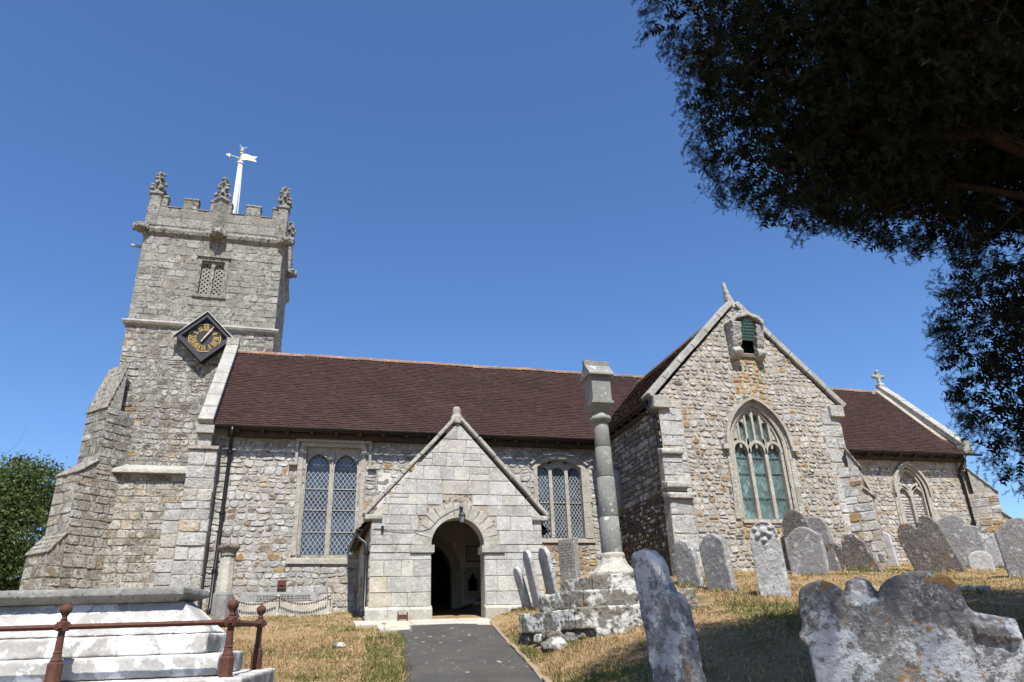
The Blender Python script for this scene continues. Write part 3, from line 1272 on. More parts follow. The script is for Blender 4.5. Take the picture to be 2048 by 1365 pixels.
def coping(parent, name, pts, width_vec, thick, L=0.7, seed=1, mat='coping', over=0.0):
    """separate coping stones along a raking line pts[0]->pts[1]; width_vec full width"""
    rd = random.Random(seed)
    a, b = Vector(pts[0]), Vector(pts[1])
    A = (b - a).normalized()
    W = Vector(width_vec)
    C = A.cross(W).normalized()
    if C.z < 0:
        C = -C
    n = max(1, int(round((b - a).length / L)))
    st = (b - a).length / n
    for i in range(n):
        p, q = a + A * (i * st + 0.004), a + A * ((i + 1) * st - 0.004)
        j = C * rd.uniform(-.008, .008)
        m = MB()
        m.hexa([p + j, p + W + j, q + W + j, q + j, p + C * thick + j, p + W + C * thick + j, q + W + C * thick + j, q + C * thick + j])
        o_ = m.build(name, M[mat], parent)
        bv = o_.modifiers.new('bevel', 'BEVEL')
        bv.width = 0.022
        bv.segments = 2


wg = empty('west_gable_coping', (XW, 20.7, 7.2), church)
coping(wg, 'coping_stone', [(XW - 0.2, 19.02, 5.62), (XW - 0.2, RIDGE_Y, RIDGE_Z + 0.1)], (0.36, 0, 0), 0.17, 0.72, 3)
m = MB()
m.box((XW - 0.22, 18.98, 5.40), (XW + 0.2, 19.4, 5.60))
m.build('kneeler', M['coping'], wg)
m = MB()
m.box((XW - 0.15, 19.1, 5.08), (XW + 0.16, 19.48, 5.39))
m.build('kneeler', M['dressed_plain'] if 'dressed_plain' in M else M['coping'], wg)
m = MB()
m.box((XW - 0.2, RIDGE_Y - 0.16, RIDGE_Z + 0.16), (XW + 0.17, RIDGE_Y + 0.14, RIDGE_Z + 0.42))
remesh(m.build('apex_stone', M['coping'], wg), 0.03, 0.03)
eg = empty('east_gable_coping', (XE, 20.7, 7.2), church)
coping(eg, 'coping_stone', [(XE - 0.2, 19.35, 5.92), (XE - 0.2, RIDGE_Y + .05, RIDGE_Z + 0.12)], (0.34, 0, 0), 0.2, 0.62, 5)
m = MB()
m.box((XE - 0.22, 19.18, 5.70), (XE + 0.18, 19.62, 6.02))
m.box((XE - 0.16, 19.2, 6.02), (XE + 0.14, 19.42, 6.14))
remesh(m.build('kneeler', M['coping'], eg), 0.03, 0.03)
cr = MB()
cx, cy, cz = XE - 0.03, RIDGE_Y, RIDGE_Z + 0.25
cr.box((cx - .12, cy - .12, cz - .12), (cx + .12, cy + .12, cz + .12))
cr.box((cx - .06, cy - .06, cz + .1), (cx + .06, cy + .06, cz + .64))
cr.box((cx - .2, cy - .055, cz + .36), (cx + .2, cy + .055, cz + .48))
for (ax, az) in ((-.2, .42), (.2, .42), (0, .64)):
    cr.lathe((cx + ax, cy, cz + az - .07), [(.05, 0), (.09, .04), (.09, .1), (.05, .14)], 8)
remesh(cr.build('cross_finial', M['coping'], eg), 0.022, 0.015)

# ---------------- SW pier at the nave corner
fp = south(19.02)
pm = MB()
pm.box((-3.06, 19.04, 0.7), (-2.42, 19.6, 4.98))
pm.hexa([(-3.1, 18.98, 4.98), (-2.38, 18.98, 4.98), (-2.38, 19.5, 4.98), (-3.1, 19.5, 4.98), (-3.1, 18.98, 5.06), (-2.38, 18.98, 5.06), (-2.38, 19.5, 5.2), (-3.1, 19.5, 5.2)])
pm.box((-3.45, 19.2, 0.7), (-3.0, 22.9, 3.65))
pier = pm.build('corner_buttress', M['mortar_pale'], church)
fpp = south(19.04)
masonry(pier, fpp, layout(-3.07, -2.41, 0.7, 4.97, (0.18, 0.36), (0.22, 0.66), nothing, wob=0.012, gap=0.006, split=0, cut=0.1, seed=41), M['dressed'], t_ash, (0.006, 0.025), rough=True, seed=42)
masonry(pier, south(19.2), layout(-3.46, -3.08, 0.7, 3.66, (0.24, 0.36), (0.3, 0.4), nothing, wob=0.012, gap=0.006, split=0, cut=0.12, seed=43), M['dressed'], t_ash, (0.006, 0.025), rough=True, seed=44)
fpe = Frame((-2.42, 0, 0), (0, 1, 0))
masonry(pier, fpe, layout(19.05, 19.5, 0.7, 4.97, (0.24, 0.40), (0.4, 0.5), nothing, wob=0.012, gap=0.006, split=0, cut=0.1, seed=45), M['dressed'], t_ash, (0.01, 0.02), rough=False, seed=46)

# ---------------- tower
ft = south(YW)
tx0, tx1 = -6.0, -1.62


def tow_holes(za, zb):
    h = []
    if zb > 11.0 and za < 12.5:
        h.append((-4.22, -3.26))
    return h


def tow_sheet(za, zb):
    return [(-4.12, -3.4)] if 11.1 < za < 12.3 else []


tm = MB()
wall_sheet(tm, ft, tx0, tx1, 5.3, 13.2, tow_sheet)
wall_sheet(tm, south(YW - 0.1), tx0 - 0.08, -2.3, 0.3, 5.3, nothing, step=0.5)
fe = Frame((tx1, 0, 0), (0, 1, 0))
wall_sheet(tm, fe, YW, YW + 4.4, 5.0, 13.2, nothing, step=1)
tm.add([(tx0, YW, 0.3), (tx0, YW + 4.4, 0.3), (tx0, YW + 4.4, 13.2), (tx0, YW, 13.2)], [(0, 1, 2, 3)])
tm.add([(tx0, YW + 4.4, 0.3), (tx1, YW + 4.4, 0.3), (tx1, YW + 4.4, 13.2), (tx0, YW + 4.4, 13.2)], [(0, 1, 2, 3)])
tm.add([(tx0, YW, 13.3), (tx1, YW, 13.3), (tx1, YW + 4.4, 13.3), (tx0, YW + 4.4, 13.3)], [(0, 1, 2, 3)])
tower_wall = tm.build('tower_wall', M['mortar_tower'], church)
P_up = layout(tx0, tx1, 10.03, 13.12, (0.18, 0.32), (0.22, 0.60), tow_holes, wob=0.03, gap=0.008, split=0.16, cut=0.2, seed=51)
P_mid = layout(tx0, tx1, 5.36, 9.85, (0.13, 0.25), (0.15, 0.38), nothing, wob=0.07, gap=0.011, split=0.15, cut=0.4, seed=53)
used = masonry(tower_wall, ft, P_up, M['tower_up'], t_tow, (0.003, 0.012), seed=52, limit=110)
masonry(tower_wall, ft, P_mid, M['towerstone'], t_tow, (0.005, 0.02), seed=54, limit=150)
P_lo = layout(tx0 + 0.5, -3.2, 0.9, 5.18, (0.17, 0.30), (0.26, 0.5), nothing, wob=0.02, gap=0.009, split=0.1, cut=0.18, seed=55)
masonry(tower_wall, south(YW - 0.1), P_lo, M['towerstone'], t_tow, (0.004, 0.018), seed=56, limit=110)
masonry(tower_wall, fe, layout(YW, YW + 4.4, 8.6, 13.12, (0.22, 0.34), (0.32, 0.62), nothing, wob=0.02, gap=0.007, split=0.08, cut=0.12, seed=57), M['towerstone'], t_tow, (0.003, 0.012), seed=58, limit=0)


def string_course(parent, name, x0, x1, y0, y1, z0, z1, proj, mat):
    """moulded band round the tower"""
    m = MB()
    prof = [(0.0, z0), (proj * 0.75, z0 + (z1 - z0) * 0.25), (proj, z0 + (z1 - z0) * 0.55), (proj * 0.9, z0 + (z1 - z0) * 0.7), (0.0, z1)]
    Vv, Fc = [], []
    for (p, z) in prof:
        Vv += [(x0 - p, y0 - p, z), (x1 + p, y0 - p, z), (x1 + p, y1 + p, z), (x0 - p, y1 + p, z)]
    for i in range(len(prof) - 1):
        for k in range(4):
            Fc.append((i * 4 + k, i * 4 + (k + 1) % 4, i * 4 + 4 + (k + 1) % 4, i * 4 + 4 + k))
    m.add(Vv, Fc)
    return m.build(name, M[mat], parent)


string_course(church, 'string_course', tx0, tx1, YW, YW + 4.4, 9.82, 10.06, 0.14, 'coping')
m = MB()
m.hexa([(-6.1, YW - .30, 5.14), (-3.25, YW - .30, 5.14), (-3.25, YW, 5.14), (-6.1, YW, 5.14), (-6.1, YW - .27, 5.26), (-3.25, YW - .27, 5.26), (-3.25, YW, 5.44), (-6.1, YW, 5.44)])
remesh(m.build('string_course', M['coping'], church), 0.035, 0.04)
string_course(church, 'cornice', tx0, tx1, YW, YW + 4.4, 13.12, 13.48, 0.13, 'greystone')
# parapet
py0 = YW - 0.04
par = MB()
par.box((tx0 - .04, py0, 13.45), (tx1 + .04, py0 + .32, 14.22))
par.box((tx0 - .04, py0 + .32, 13.45), (tx0 + .28, YW + 4.44, 14.22))
par.box((tx1 - .28, py0 + .32, 13.45), (tx1 + .04, YW + 4.44, 14.22))
par.box((tx0 + .28, YW + 4.12, 13.45), (tx1 - .28, YW + 4.44, 14.22))
parapet = par.build('parapet', M['greystone'], church)
fpar = south(py0)
masonry(parapet, fpar, layout(tx0 + .3, tx1 - .3, 13.5, 14.2, (0.34, 0.36), (0.5, 0.8), nothing, wob=0, gap=0.004, split=0, cut=0.04, seed=61), M['tower_up'], t_tow, (0.012, 0.018), rough=False, seed=62)
mer = [(-5.66, -5.46), (-4.98, -4.5), (-4.12, -3.42), (-2.96, -2.48), (-2.08, -1.84)]
for (a, b) in mer:
    m = MB()
    m.box((a, py0 + .004, 14.22), (b, py0 + .30, 14.62))
    m.hexa([(a - .03, py0 - .03, 14.62), (b + .03, py0 - .03, 14.62), (b + .03, py0 + .33, 14.62), (a - .03, py0 + .33, 14.62), (a - .03, py0 - .02, 14.66), (b + .03, py0 - .02, 14.66), (b, py0 + .16, 14.76), (a, py0 + .16, 14.76)])
    remesh(m.build('merlon', M['greystone'], parapet), 0.03, 0.03)
cren = [(-5.46, -4.98), (-4.5, -4.12), (-3.42, -2.96), (-2.48, -2.08)]
for (a, b) in cren:
    m = MB()
    m.hexa([(a + .02, py0 - .04, 14.222), (b - .02, py0 - .04, 14.222), (b - .02, py0 + .34, 14.222), (a + .02, py0 + .34, 14.222), (a + .02, py0 - .04, 14.25), (b - .02, py0 - .04, 14.25), (b - .02, py0 + .16, 14.32), (a + .02, py0 + .16, 14.32)])
    m.build('crenel_cap', M['greystone'], parapet)
for k in range(4):     # merlons of the east parapet
    y_ = YW + 0.55 + k * 0.95
    m = MB()
    m.box((tx1 - .26, y_, 14.22), (tx1 + .03, y_ + .48, 14.66))
    remesh(m.build('merlon', M['greystone'], parapet), 0.04, 0.03)


def pinnacle(x, y, zb, ztop, w, seed, rot=0.0):
    rd = random.Random(seed)
    p = empty('pinnacle', (x, y, zb), church)
    m = MB()
    q = w * 0.7071
    m.lathe((x, y, zb), [(q, 0), (q, 1.2), (q * 1.25, 1.22), (q * 1.3, 1.27), (q * 1.0, 1.34), (q * 0.8, 1.36)], 4, math.pi / 4 + rot)
    remesh(m.build('shaft', M['greystone'], p), 0.03, 0.02)
    z0 = zb + 1.34
    H = ztop - z0
    m = MB()
    prof = []
    n = 4
    for i in range(n):
        t0 = i / n
        s = 1 - 0.62 * t0
        prof += [(q * .66 * s, H * t0), (q * .60 * s, H * (t0 + .12)), (q * .58 * s, H * (t0 + .225))]
    prof += [(q * .3, H * .98), (q * .36, H * 1.0), (q * .2, H * 1.03)]
    m.lathe((x, y, z0), prof, 8, math.pi / 8 + rot)
    for i in range(n):
        s = 1 - 0.62 * i / n
        for k in range(4):
            a = k * math.pi / 2 + math.pi / 4 + rot + rd.uniform(-.25, .25) + (math.pi / 4 if i % 2 else 0)
            for (rr, sc_) in ((.78, 1.0), (1.02, .8)):
                m.lathe((x + q * rr * s * math.cos(a), y + q * rr * s * math.sin(a), z0 + H * (i / n + .09 + rd.uniform(-.035, .035)) + .03 * (rr < .9)), [(.02, 0), ((.06 * s + .015) * sc_, .03), ((.065 * s + .015) * sc_, .08 * s + .02), (.02, .11 * s + .03)], 6)
    remesh(m.build('crocketed_spire', M['greystone'], p), 0.018, 0.03, 0.08)
    return p


pinnacle(-5.84, py0 + .14, 13.45, 15.66, 0.36, 71)
pinnacle(-1.74, py0 + .14, 13.45, 15.64, 0.36, 72)
pinnacle(-3.77, py0 + .02, 13.45, 15.66, 0.34, 73, math.pi / 4)
pinnacle(-1.60, YW + 2.2, 13.45, 15.5, 0.34, 74)
pinnacle(-1.74, YW + 4.2, 13.45, 15.64, 0.36, 75)
pinnacle(-5.84, YW + 4.2, 13.45, 15.64, 0.36, 76)
for (x, y) in ((-5.84, py0 + .14), (-1.74, py0 + .14)):
    m = MB()
    m.tube([(x, y, 15.62), (x, y, 15.95)], [.008, .002], 6)
    m.build('lightning_rod', M['black'], church)


def grotesque(x, y, z, s, seed):
    rd = random.Random(seed)
    m = MB()
    m.lathe((x, y - .02, z - .16 * s), [(.06 * s, 0), (.17 * s, .04 * s), (.22 * s, .14 * s), (.2 * s, .26 * s), (.12 * s, .33 * s)], 10)
    for dx in (-.1, .1):
        m.lathe((x + dx * s, y - .17 * s, z + .02 * s), [(.01, 0), (.05 * s, .02 * s), (.06 * s, .06 * s), (.02, .1 * s)], 8)
    m.lathe((x, y - .2 * s, z - .12 * s), [(.03 * s, 0), (.09 * s, .03 * s), (.1 * s, .08 * s), (.05 * s, .13 * s)], 8)
    for dx in (-.2, .2):
        m.box((x + dx * s - .06 * s, y - .1 * s, z - .1 * s), (x + dx * s + .06 * s, y + .12 * s, z + .12 * s))
    remesh(m.build('carved_head', M['greystone'], church), 0.025, 0.05, 0.08)


grotesque(-3.72, YW - .2, 13.3, 1.0, 1)
grotesque(-6.1, YW - .1, 13.3, 0.95, 2)
grotesque(-1.54, YW - .12, 13.28, 0.95, 3)
grotesque(-1.45, YW + 2.2, 13.3, 1.0, 4)
m = MB()
m.tube([(-5.9, YW + .3, 12.78), (-6.35, YW + .1, 12.72)], .05, 8)
m.build('water_spout', M['lead'], church)
# belfry window
bw = empty('belfry_window', (-3.75, YW, 11.0), church)
m = MB()
P = [(-4.16, 11.05), (-4.16, 12.42), (-3.34, 12.42), (-3.34, 11.05)]
fbox(m, ft, -4.24, -4.11, 11.02, 12.46, -.2, .03)
fbox(m, ft, -3.40, -3.27, 11.02, 12.46, -.2, .03)
fbox(m, ft, -4.11, -3.40, 12.34, 12.46, -.2, .03)
fbox(m, ft, -4.28, -3.22, 12.46, 12.54, -.05, .09)
fbox(m, ft, -4.26, -3.24, 10.98, 11.05, -.2, .06)
m.build('frame', M['dressed_t'] if 'dressed_t' in M else M['greystone'], bw)
for (a, b) in ((-4.11, -3.80), (-3.71, -3.40)):
    m = MB()
    H = arch_path((a + b) / 2, 12.12, (b - a) / 2, 0.14, 8, 'round')
    columns(m, ft, [p[0] for p in H], [p[1] for p in H], [12.34] * len(H), -.16, -.05)
    m.build('light_head', M['greystone'], bw)
    # pierced stone louvre: a diagonal grid of openings
    m = MB()
    ni, nj = 3, 10
    w_, h_ = (b - a) / ni, (12.2 - 11.05) / nj
    for i in range(-1, ni * 2 + 1):
        pass
    lat = MB()

    def zt(u, H=H):
        for i in range(len(H) - 1):
            if H[i][0] <= u <= H[i + 1][0]:
                return H[i][1] + (H[i + 1][1] - H[i][1]) * (u - H[i][0]) / max(1e-6, H[i + 1][0] - H[i][0])
        return 12.12
    lattice(lat, ft, a, b, 11.05, zt, 0.155, 0.155, -.115, 0.05, 0.0)
    lo = lat.build('pierced_louvre', M['dressed_louvre'], bw)
    so = lo.modifiers.new('thick', 'SOLIDIFY')
    so.thickness = 0.05
m = MB()
fbox(m, ft, -3.80, -3.71, 11.05, 12.34, -.17, -.03)
m.build('mullion', M['greystone'], bw)
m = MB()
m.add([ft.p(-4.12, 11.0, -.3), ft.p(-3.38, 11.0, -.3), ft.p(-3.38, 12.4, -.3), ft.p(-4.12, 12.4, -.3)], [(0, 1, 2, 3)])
m.build('dark_backing', M['recess_shade'], bw)

# diagonal south-west buttress of the tower


def buttress(name, cx_, cy_, dirx, diry, hw, stages, z0, mat, tintf, seed, mortar='mortar_tower', limit=60, back=0.6):
    """stages: list of (projection, z_top, slope_height) from the bottom up"""
    D = Vector((dirx, diry, 0)).normalized()
    S = Vector((-D.y, D.x, 0))
    c = Vector((cx_, cy_, 0))
    m = MB()
    zz = z0
    for i, (p, zt, shh) in enumerate(stages):
        nxt = stages[i + 1][0] if i + 1 < len(stages) else -0.05
        a0, a1 = c + S * hw + D * p, c - S * hw + D * p
        b0, b1 = c + S * hw - D * back, c - S * hw - D * back
        Z = Vector((0, 0, 1))
        m.hexa([a0 + Z * zz, a1 + Z * zz, b1 + Z * zz, b0 + Z * zz, a0 + Z * zt, a1 + Z * zt, b1 + Z * zt, b0 + Z * zt])
        zz = zt
    but = m.build(name, M[mortar], church)
    zz = z0
    fr_end = None
    for i, (p, zt, shh) in enumerate(stages):
        nxt = stages[i + 1][0] if i + 1 < len(stages) else -0.02
        # outward frames
        U = Vector((-D.y, D.x, 0))           # U x Z = outward D
        if U.cross(Vector((0, 0, 1))).dot(D) < 0:
            U = -U
        fe_ = Frame(c + D * p, U)
        masonry(but, fe_, layout(-hw, hw, zz, zt, (0.2, 0.34), (0.3, 0.6), nothing, wob=0.01, gap=0.008, split=0, cut=0.14, seed=seed + i), M[mat], tintf, (0.004, 0.02), seed=seed + 9 + i, limit=limit)
        for sg in (1, -1):
            Ns = S * sg
            Us = Vector((-Ns.y, Ns.x, 0))
            if Us.cross(Vector((0, 0, 1))).dot(Ns) < 0:
                Us = -Us
            fs = Frame(c + Ns * hw, Us)
            e0, e1 = sorted((D.dot(Us) * p, D.dot(Us) * (-back)))
            masonry(but, fs, layout(e0, e1, zz, zt, (0.18, 0.30), (0.26, 0.5), nothing, wob=0.015, gap=0.009, split=0.1, cut=0.16, seed=seed + 20 + i), M[mat], tintf, (0.004, 0.02), seed=seed + 29 + i, limit=limit)
        # weathering slope in overlapping slabs
        ns = max(1, int(round(math.hypot(shh, p - nxt) / 0.18)))
        for k in range(ns):
            t0, t1 = k / ns, (k + 1) / ns + 0.06
            pa, pb_ = p + 0.05 - (p + .05 - nxt) * t0, p + 0.05 - (p + .05 - nxt) * min(t1, 1.05)
            za, zb_ = zt - 0.02 + shh * t0 + 0.02, zt - 0.02 + shh * min(t1, 1.05)
            ww = hw + 0.05
            q = []
            for (pp, zq) in ((pa, za), (pb_, zb_)):
                q.append((c + S * ww + D * pp + Vector((0, 0, zq)), c - S * ww + D * pp + Vector((0, 0, zq))))
            th = Vector((0, 0, 0.075))
            mm = MB()
            mm.hexa([q[0][0] - th, q[0][1] - th, q[1][1] - th, q[1][0] - th, q[0][0], q[0][1], q[1][1], q[1][0]])
            sb = mm.build('weathering_slab', M['weather'], but)
            remesh(sb, 0.03, 0.05, 0.15)
        zz = zt
        # wedge under the slope
        mm = MB()
        a0, a1 = c + S * hw + D * p, c - S * hw + D * p
        b0, b1 = c + S * hw + D * nxt, c - S * hw + D * nxt
        Zt = Vector((0, 0, zt))
        Zs = Vector((0, 0, zt + shh - .06))
        mm.add([a0 + Zt, a1 + Zt, b1 + Zt, b0 + Zt, b1 + Zs, b0 + Zs], [(0, 1, 2, 3), (0, 5, 4, 1), (0, 3, 5), (1, 4, 2), (2, 4, 5, 3)])
        mm.build('weathering_core', M[mat + '_p'] if mat + '_p' in M else M['coping'], but)
    return but


M['towerstone_p'] = stone_mat('tower_side_stone', base=(0.36, 0.33, 0.28), white=0.6, dark=0.85, orange=0.2, off=44, dthr=0.55)
buttress('tower_buttress', -6.0, 22.8, -1, -1, 0.5, [(1.17, 2.85, 0.55), (0.82, 5.02, 0.42), (0.36, 6.95, 1.5)], 0.3, 'towerstone', t_tow, 300, limit=40)

# ---------------- clock
ck = empty('tower_clock', (-3.66, YW - 0.05, 8.62))
tag(ck, 'black diamond-shaped clock with gold Roman numerals on the tower wall', 'clock')
fc_ = Frame((-3.66, YW - 0.17, 9.48), (1, 0, 0))
hd = 0.84


def diamond(mb, h0, h1, d0, d1):
    """frame between half diagonals"""
    C4 = [(0, 1), (1, 0), (0, -1), (-1, 0)]
    for i in range(4):
        a, b = C4[i], C4[(i + 1) % 4]
        q = [(a[0] * h0, a[1] * h0), (b[0] * h0, b[1] * h0), (b[0] * h1, b[1] * h1), (a[0] * h1, a[1] * h1)]
        mb.hexa([fc_.p(*q[k], d0) for k in range(4)] + [fc_.p(*q[k], d1) for k in range(4)])


m = MB()
diamond(m, 0.0001, hd, -.15, 0.03)
m.build('dial', M['clockface'], ck)
m = MB()
diamond(m, hd - .16, hd, 0.03, 0.14)
diamond(m, hd - .21, hd - .16, 0.03, 0.09)
m.build('frame', M['clockframe'], ck)
for sgn in (-1, 1):
    m = MB()
    q0, q1 = (0, hd + .045), (sgn * (hd + .06), -.03)
    t_ = 0.022
    m.hexa([fc_.p(q0[0], q0[1] - t_ * 1.4, -.02), fc_.p(q1[0], q1[1] - t_ * 1.4, -.02), fc_.p(q1[0], q1[1] - t_ * 1.4, .19), fc_.p(q0[0], q0[1] - t_ * 1.4, .19),
            fc_.p(q0[0], q0[1], -.02), fc_.p(q1[0], q1[1], -.02), fc_.p(q1[0], q1[1], .19), fc_.p(q0[0], q0[1], .19)])
    m.build('lead_cap', M['leadcap'], ck)
m = MB()
full = [(0.485 * math.sin(2 * math.pi * i / 48), 0.485 * math.cos(2 * math.pi * i / 48)) for i in range(49)]
ring(m, fc_, [(p[0] * .94, p[1] * .94) for p in full], 0.0, 0.024, 0.03, 0.045)
m.build('chapter_ring', M['gold'], ck)
m = MB()
for i in range(60):
    a = 2 * math.pi * i / 60
    s, c = math.sin(a), math.cos(a)
    r0, r1, w = 0.425, 0.458, 0.004
    m.add([fc_.p(s * r0 + c * w, c * r0 - s * w, .036), fc_.p(s * r1 + c * w, c * r1 - s * w, .036), fc_.p(s * r1 - c * w, c * r1 + s * w, .036), fc_.p(s * r0 - c * w, c * r0 + s * w, .036)], [(0, 1, 2, 3)])
m.build('minute_marks', M['gold'], ck)
NUM = ['XII', 'I', 'II', 'III', 'IIII', 'V', 'VI', 'VII', 'VIII', 'IX', 'X', 'XI']
GW = {'I': 0.042, 'V': 0.085, 'X': 0.085}
for h, s_ in enumerate(NUM):
    a = 2 * math.pi * h / 12
    m = MB()
    tot = sum(GW[ch] for ch in s_)
    x = -tot / 2
    hh, zc = 0.165, 0.335

    def stroke(p, q, w):
        L = math.hypot(q[0] - p[0], q[1] - p[1])
        nxx, nzz = -(q[1] - p[1]) / L * w / 2, (q[0] - p[0]) / L * w / 2
        pts = [(p[0] - nxx, p[1] - nzz), (q[0] - nxx, q[1] - nzz), (q[0] + nxx, q[1] + nzz), (p[0] + nxx, p[1] + nzz)]
        W_ = []
        for (u, v) in pts:
            W_.append((u * math.cos(a) + v * math.sin(a), -u * math.sin(a) + v * math.cos(a)))
        m.hexa([fc_.p(*p_, .03) for p_ in W_] + [fc_.p(*p_, .042) for p_ in W_])
    b0, b1 = zc - hh / 2, zc + hh / 2
    for ch in s_:
        w = GW[ch]
        xc = x + w / 2
        if ch == 'I':
            stroke((xc, b0), (xc, b1), 0.022)
        elif ch == 'V':
            stroke((xc, b0), (xc - w * .36, b1), 0.024)
            stroke((xc, b0), (xc + w * .36, b1), 0.012)
        else:
            stroke((xc + w * .36, b0), (xc - w * .36, b1), 0.024)
            stroke((xc - w * .36, b0), (xc + w * .36, b1), 0.012)
        x += w
    stroke((-tot / 2, b0), (tot / 2, b0), 0.010)
    stroke((-tot / 2, b1), (tot / 2, b1), 0.010)
    m.build('numeral', M['gold'], ck)


def hand(name, ang, L, tail, w, d):
    m = MB()
    s, c = math.sin(ang), math.cos(ang)

    def q(r_, ww):
        return (s * r_ + c * ww, c * r_ - s * ww)
    prof = [(-tail, w * .9), (-tail * .5, w * .6), (0, w), (L * .55, w * .8), (L * .62, w * 1.7), (L * .7, w * .8), (L, w * .35)]
    for i in range(len(prof) - 1):
        (r0, w0), (r1, w1) = prof[i], prof[i + 1]
        Q = [q(r0, w0), q(r1, w1), q(r1, -w1), q(r0, -w0)]
        m.hexa([fc_.p(*t_, d) for t_ in Q] + [fc_.p(*t_, d + .012) for t_ in Q])
    m.build(name, M['pinkhand'], ck)


hand('hour_hand', R(33), 0.30, 0.16, 0.028, 0.06)
hand('minute_hand', R(31), 0.44, 0.17, 0.02, 0.09)
m = MB()
m.hexa([fc_.p(*q_, .03) for q_ in ((-.03, -.03), (.03, -.03), (.03, .03), (-.03, .03))] + [fc_.p(*q_, .11) for q_ in ((-.02, -.02), (.02, -.02), (.02, .02), (-.02, .02))])
m.build('hand_boss', M['pinkhand'], ck)

# ---------------- flagpole with vane
fx, fy = -3.58, YW + 1.5
fpx = empty('weathervane_pole', (fx, fy, 13.3))
tag(fpx, 'white pole on the tower top carrying a gilded arrow and pennant weathervane', 'weathervane')
m = MB()
m.tube([(fx, fy, 13.3), (fx, fy, 17.45)], [.11, .075], 12)
m.build('pole', M['white'], fpx, smooth=True)
m = MB()
m.lathe((fx, fy, 17.42), [(.08, 0), (.11, .03), (.11, .1), (.05, .13)], 12)
m.build('pole_cap', M['white'], fpx)
m = MB()
m.tube([(fx, fy, 17.5), (fx, fy, 18.2)], .02, 8)
m.lathe((fx, fy, 17.9), [(.02, 0), (.05, .02), (.05, .06), (.02, .08)], 10)
m.lathe((fx, fy, 18.02), [(.02, 0), (.08, .005), (.08, .03), (.02, .04)], 10)
m.build('spindle', M['palegold'], fpx)


def flat(mb, pts, y0, y1):
    n = len(pts)
    mb.add([(x, y0, z) for x, z in pts] + [(x, y1, z) for x, z in pts], [tuple(range(n)), tuple(range(2 * n - 1, n - 1, -1))] + [(i, i + n, (i + 1) % n + n, (i + 1) % n) for i in range(n)])


m = MB()
flat(m, [(fx + .03, 17.62), (fx + .2, 17.66), (fx + .38, 17.64), (fx + .58, 17.61), (fx + .48, 17.74), (fx + .58, 17.85), (fx + .36, 17.86), (fx + .2, 17.92), (fx + .03, 17.92)], fy - .012, fy + .012)
m.build('pennant', M['palegold'], fpx)
m = MB()
m.tube([(fx - .02, fy, 17.72), (fx - .42, fy, 17.78)], .013, 8)
m.tube([(fx - .02, fy, 17.62), (fx - .2, fy, 17.75)], .009, 6)
flat(m, [(fx - .40, 17.70), (fx - .40, 17.86), (fx - .56, 17.80)], fy - .012, fy + .012)
m.build('arrow', M['palegold'], fpx)
m = MB()
flat(m, [(fx - .03, 18.1), (fx + .04, 18.1), (fx + .1, 18.14), (fx + .2, 18.22), (fx + .13, 18.26), (fx + .04, 18.22), (fx - .06, 18.3), (fx - .1, 18.36), (fx - .12, 18.27), (fx - .07, 18.18)], fy - .01, fy + .01)
m.build('small_bird', M['blue'], fpx)
m = MB()
for k, dx in enumerate((.1, .13, .16)):
    m.tube([(fx + .085, fy - .01 * k, 17.4), (fx + dx + .05, fy - .01 * k, 13.6)], .006, 5)
m.build('halyard', M['white'], fpx)

# ---------------- nave windows


def t_dress(rd=random):
    k = rd.uniform(0.9, 1.1)
    return (0.43 * k, 0.405 * k, 0.345 * k)


M['dressed_plain'] = stone_mat('weathered_window_stone', base=(0.43, 0.40, 0.34), white=0.5, dark=0.6, orange=0.35, off=130, wscale=9, dthr=0.59, bs=0.7, bdist=0.014)

w1 = empty('nave_window', (0.425, YN, 2.4), church)
gd = -0.20
lights = [(-0.23, 0.365), (0.485, 1.08)]
# panel with two pointed heads
m = MB()
for (a, b) in lights:
    H = arch_path((a + b) / 2, 4.70, (b - a) / 2, 0.40, 9, 'pointed')
    columns(m, fn, [p[0] for p in H], [p[1] for p in H], [5.26] * len(H), -.24, -.09)
    H2 = [(a, 2.48)] + H + [(b, 2.48)]
    ring(m, fn, H2, -0.002, 0.035, -.2, -.06)
m.build('tracery', M['dressed_plain'], w1)
m = MB()
fbox(m, fn, 0.37, 0.48, 2.48, 5.259, -.26, -.075)
fbox(m, fn, 0.405, 0.445, 2.48, 5.0, -.08, -.04)
m.build('mullion', M['dressed_plain'], w1)
# splayed jambs in blocks
for sgn, xi in ((-1, -0.235), (1, 1.085)):
    z = 2.46
    rd = random.Random(7 + sgn)
    while z < 5.26:
        h = min(rd.uniform(0.35, 0.55), 5.27 - z)
        if 5.27 - z - h < 0.2:
            h = 5.27 - z
        wdt = rd.uniform(0.17, 0.23)
        m = MB()
        xo = xi + sgn * wdt
        a = [(xi, -.24), (xi, -.1), (xi + sgn * .10, .02), (xo, .035), (xo, -.24)]
        Vv = [fn.p(x, z + .004, d) for x, d in a] + [fn.p(x, z + h - .004, d) for x, d in a]
        m.add(Vv, [(4, 3, 2, 1, 0), (5, 6, 7, 8, 9)] + [(i, (i + 1) % 5, (i + 1) % 5 + 5, i + 5) for i in range(5)])
        m.build('jamb_stone', M['dressed_plain'], w1)
        z += h
m = MB()
fbox(m, fn, -0.41, 1.27, 5.262, 5.38, -.22, .03)
m.hexa([fn.p(-.23, 5.262, -.1), fn.p(1.08, 5.262, -.1), fn.p(1.08, 5.262, -.22), fn.p(-.23, 5.262, -.22), fn.p(-.3, 5.30, .0), fn.p(1.15, 5.30, .0), fn.p(1.15, 5.34, -.2), fn.p(-.3, 5.34, -.2)])
m.build('lintel', M['dressed_plain'], w1)
m = MB()
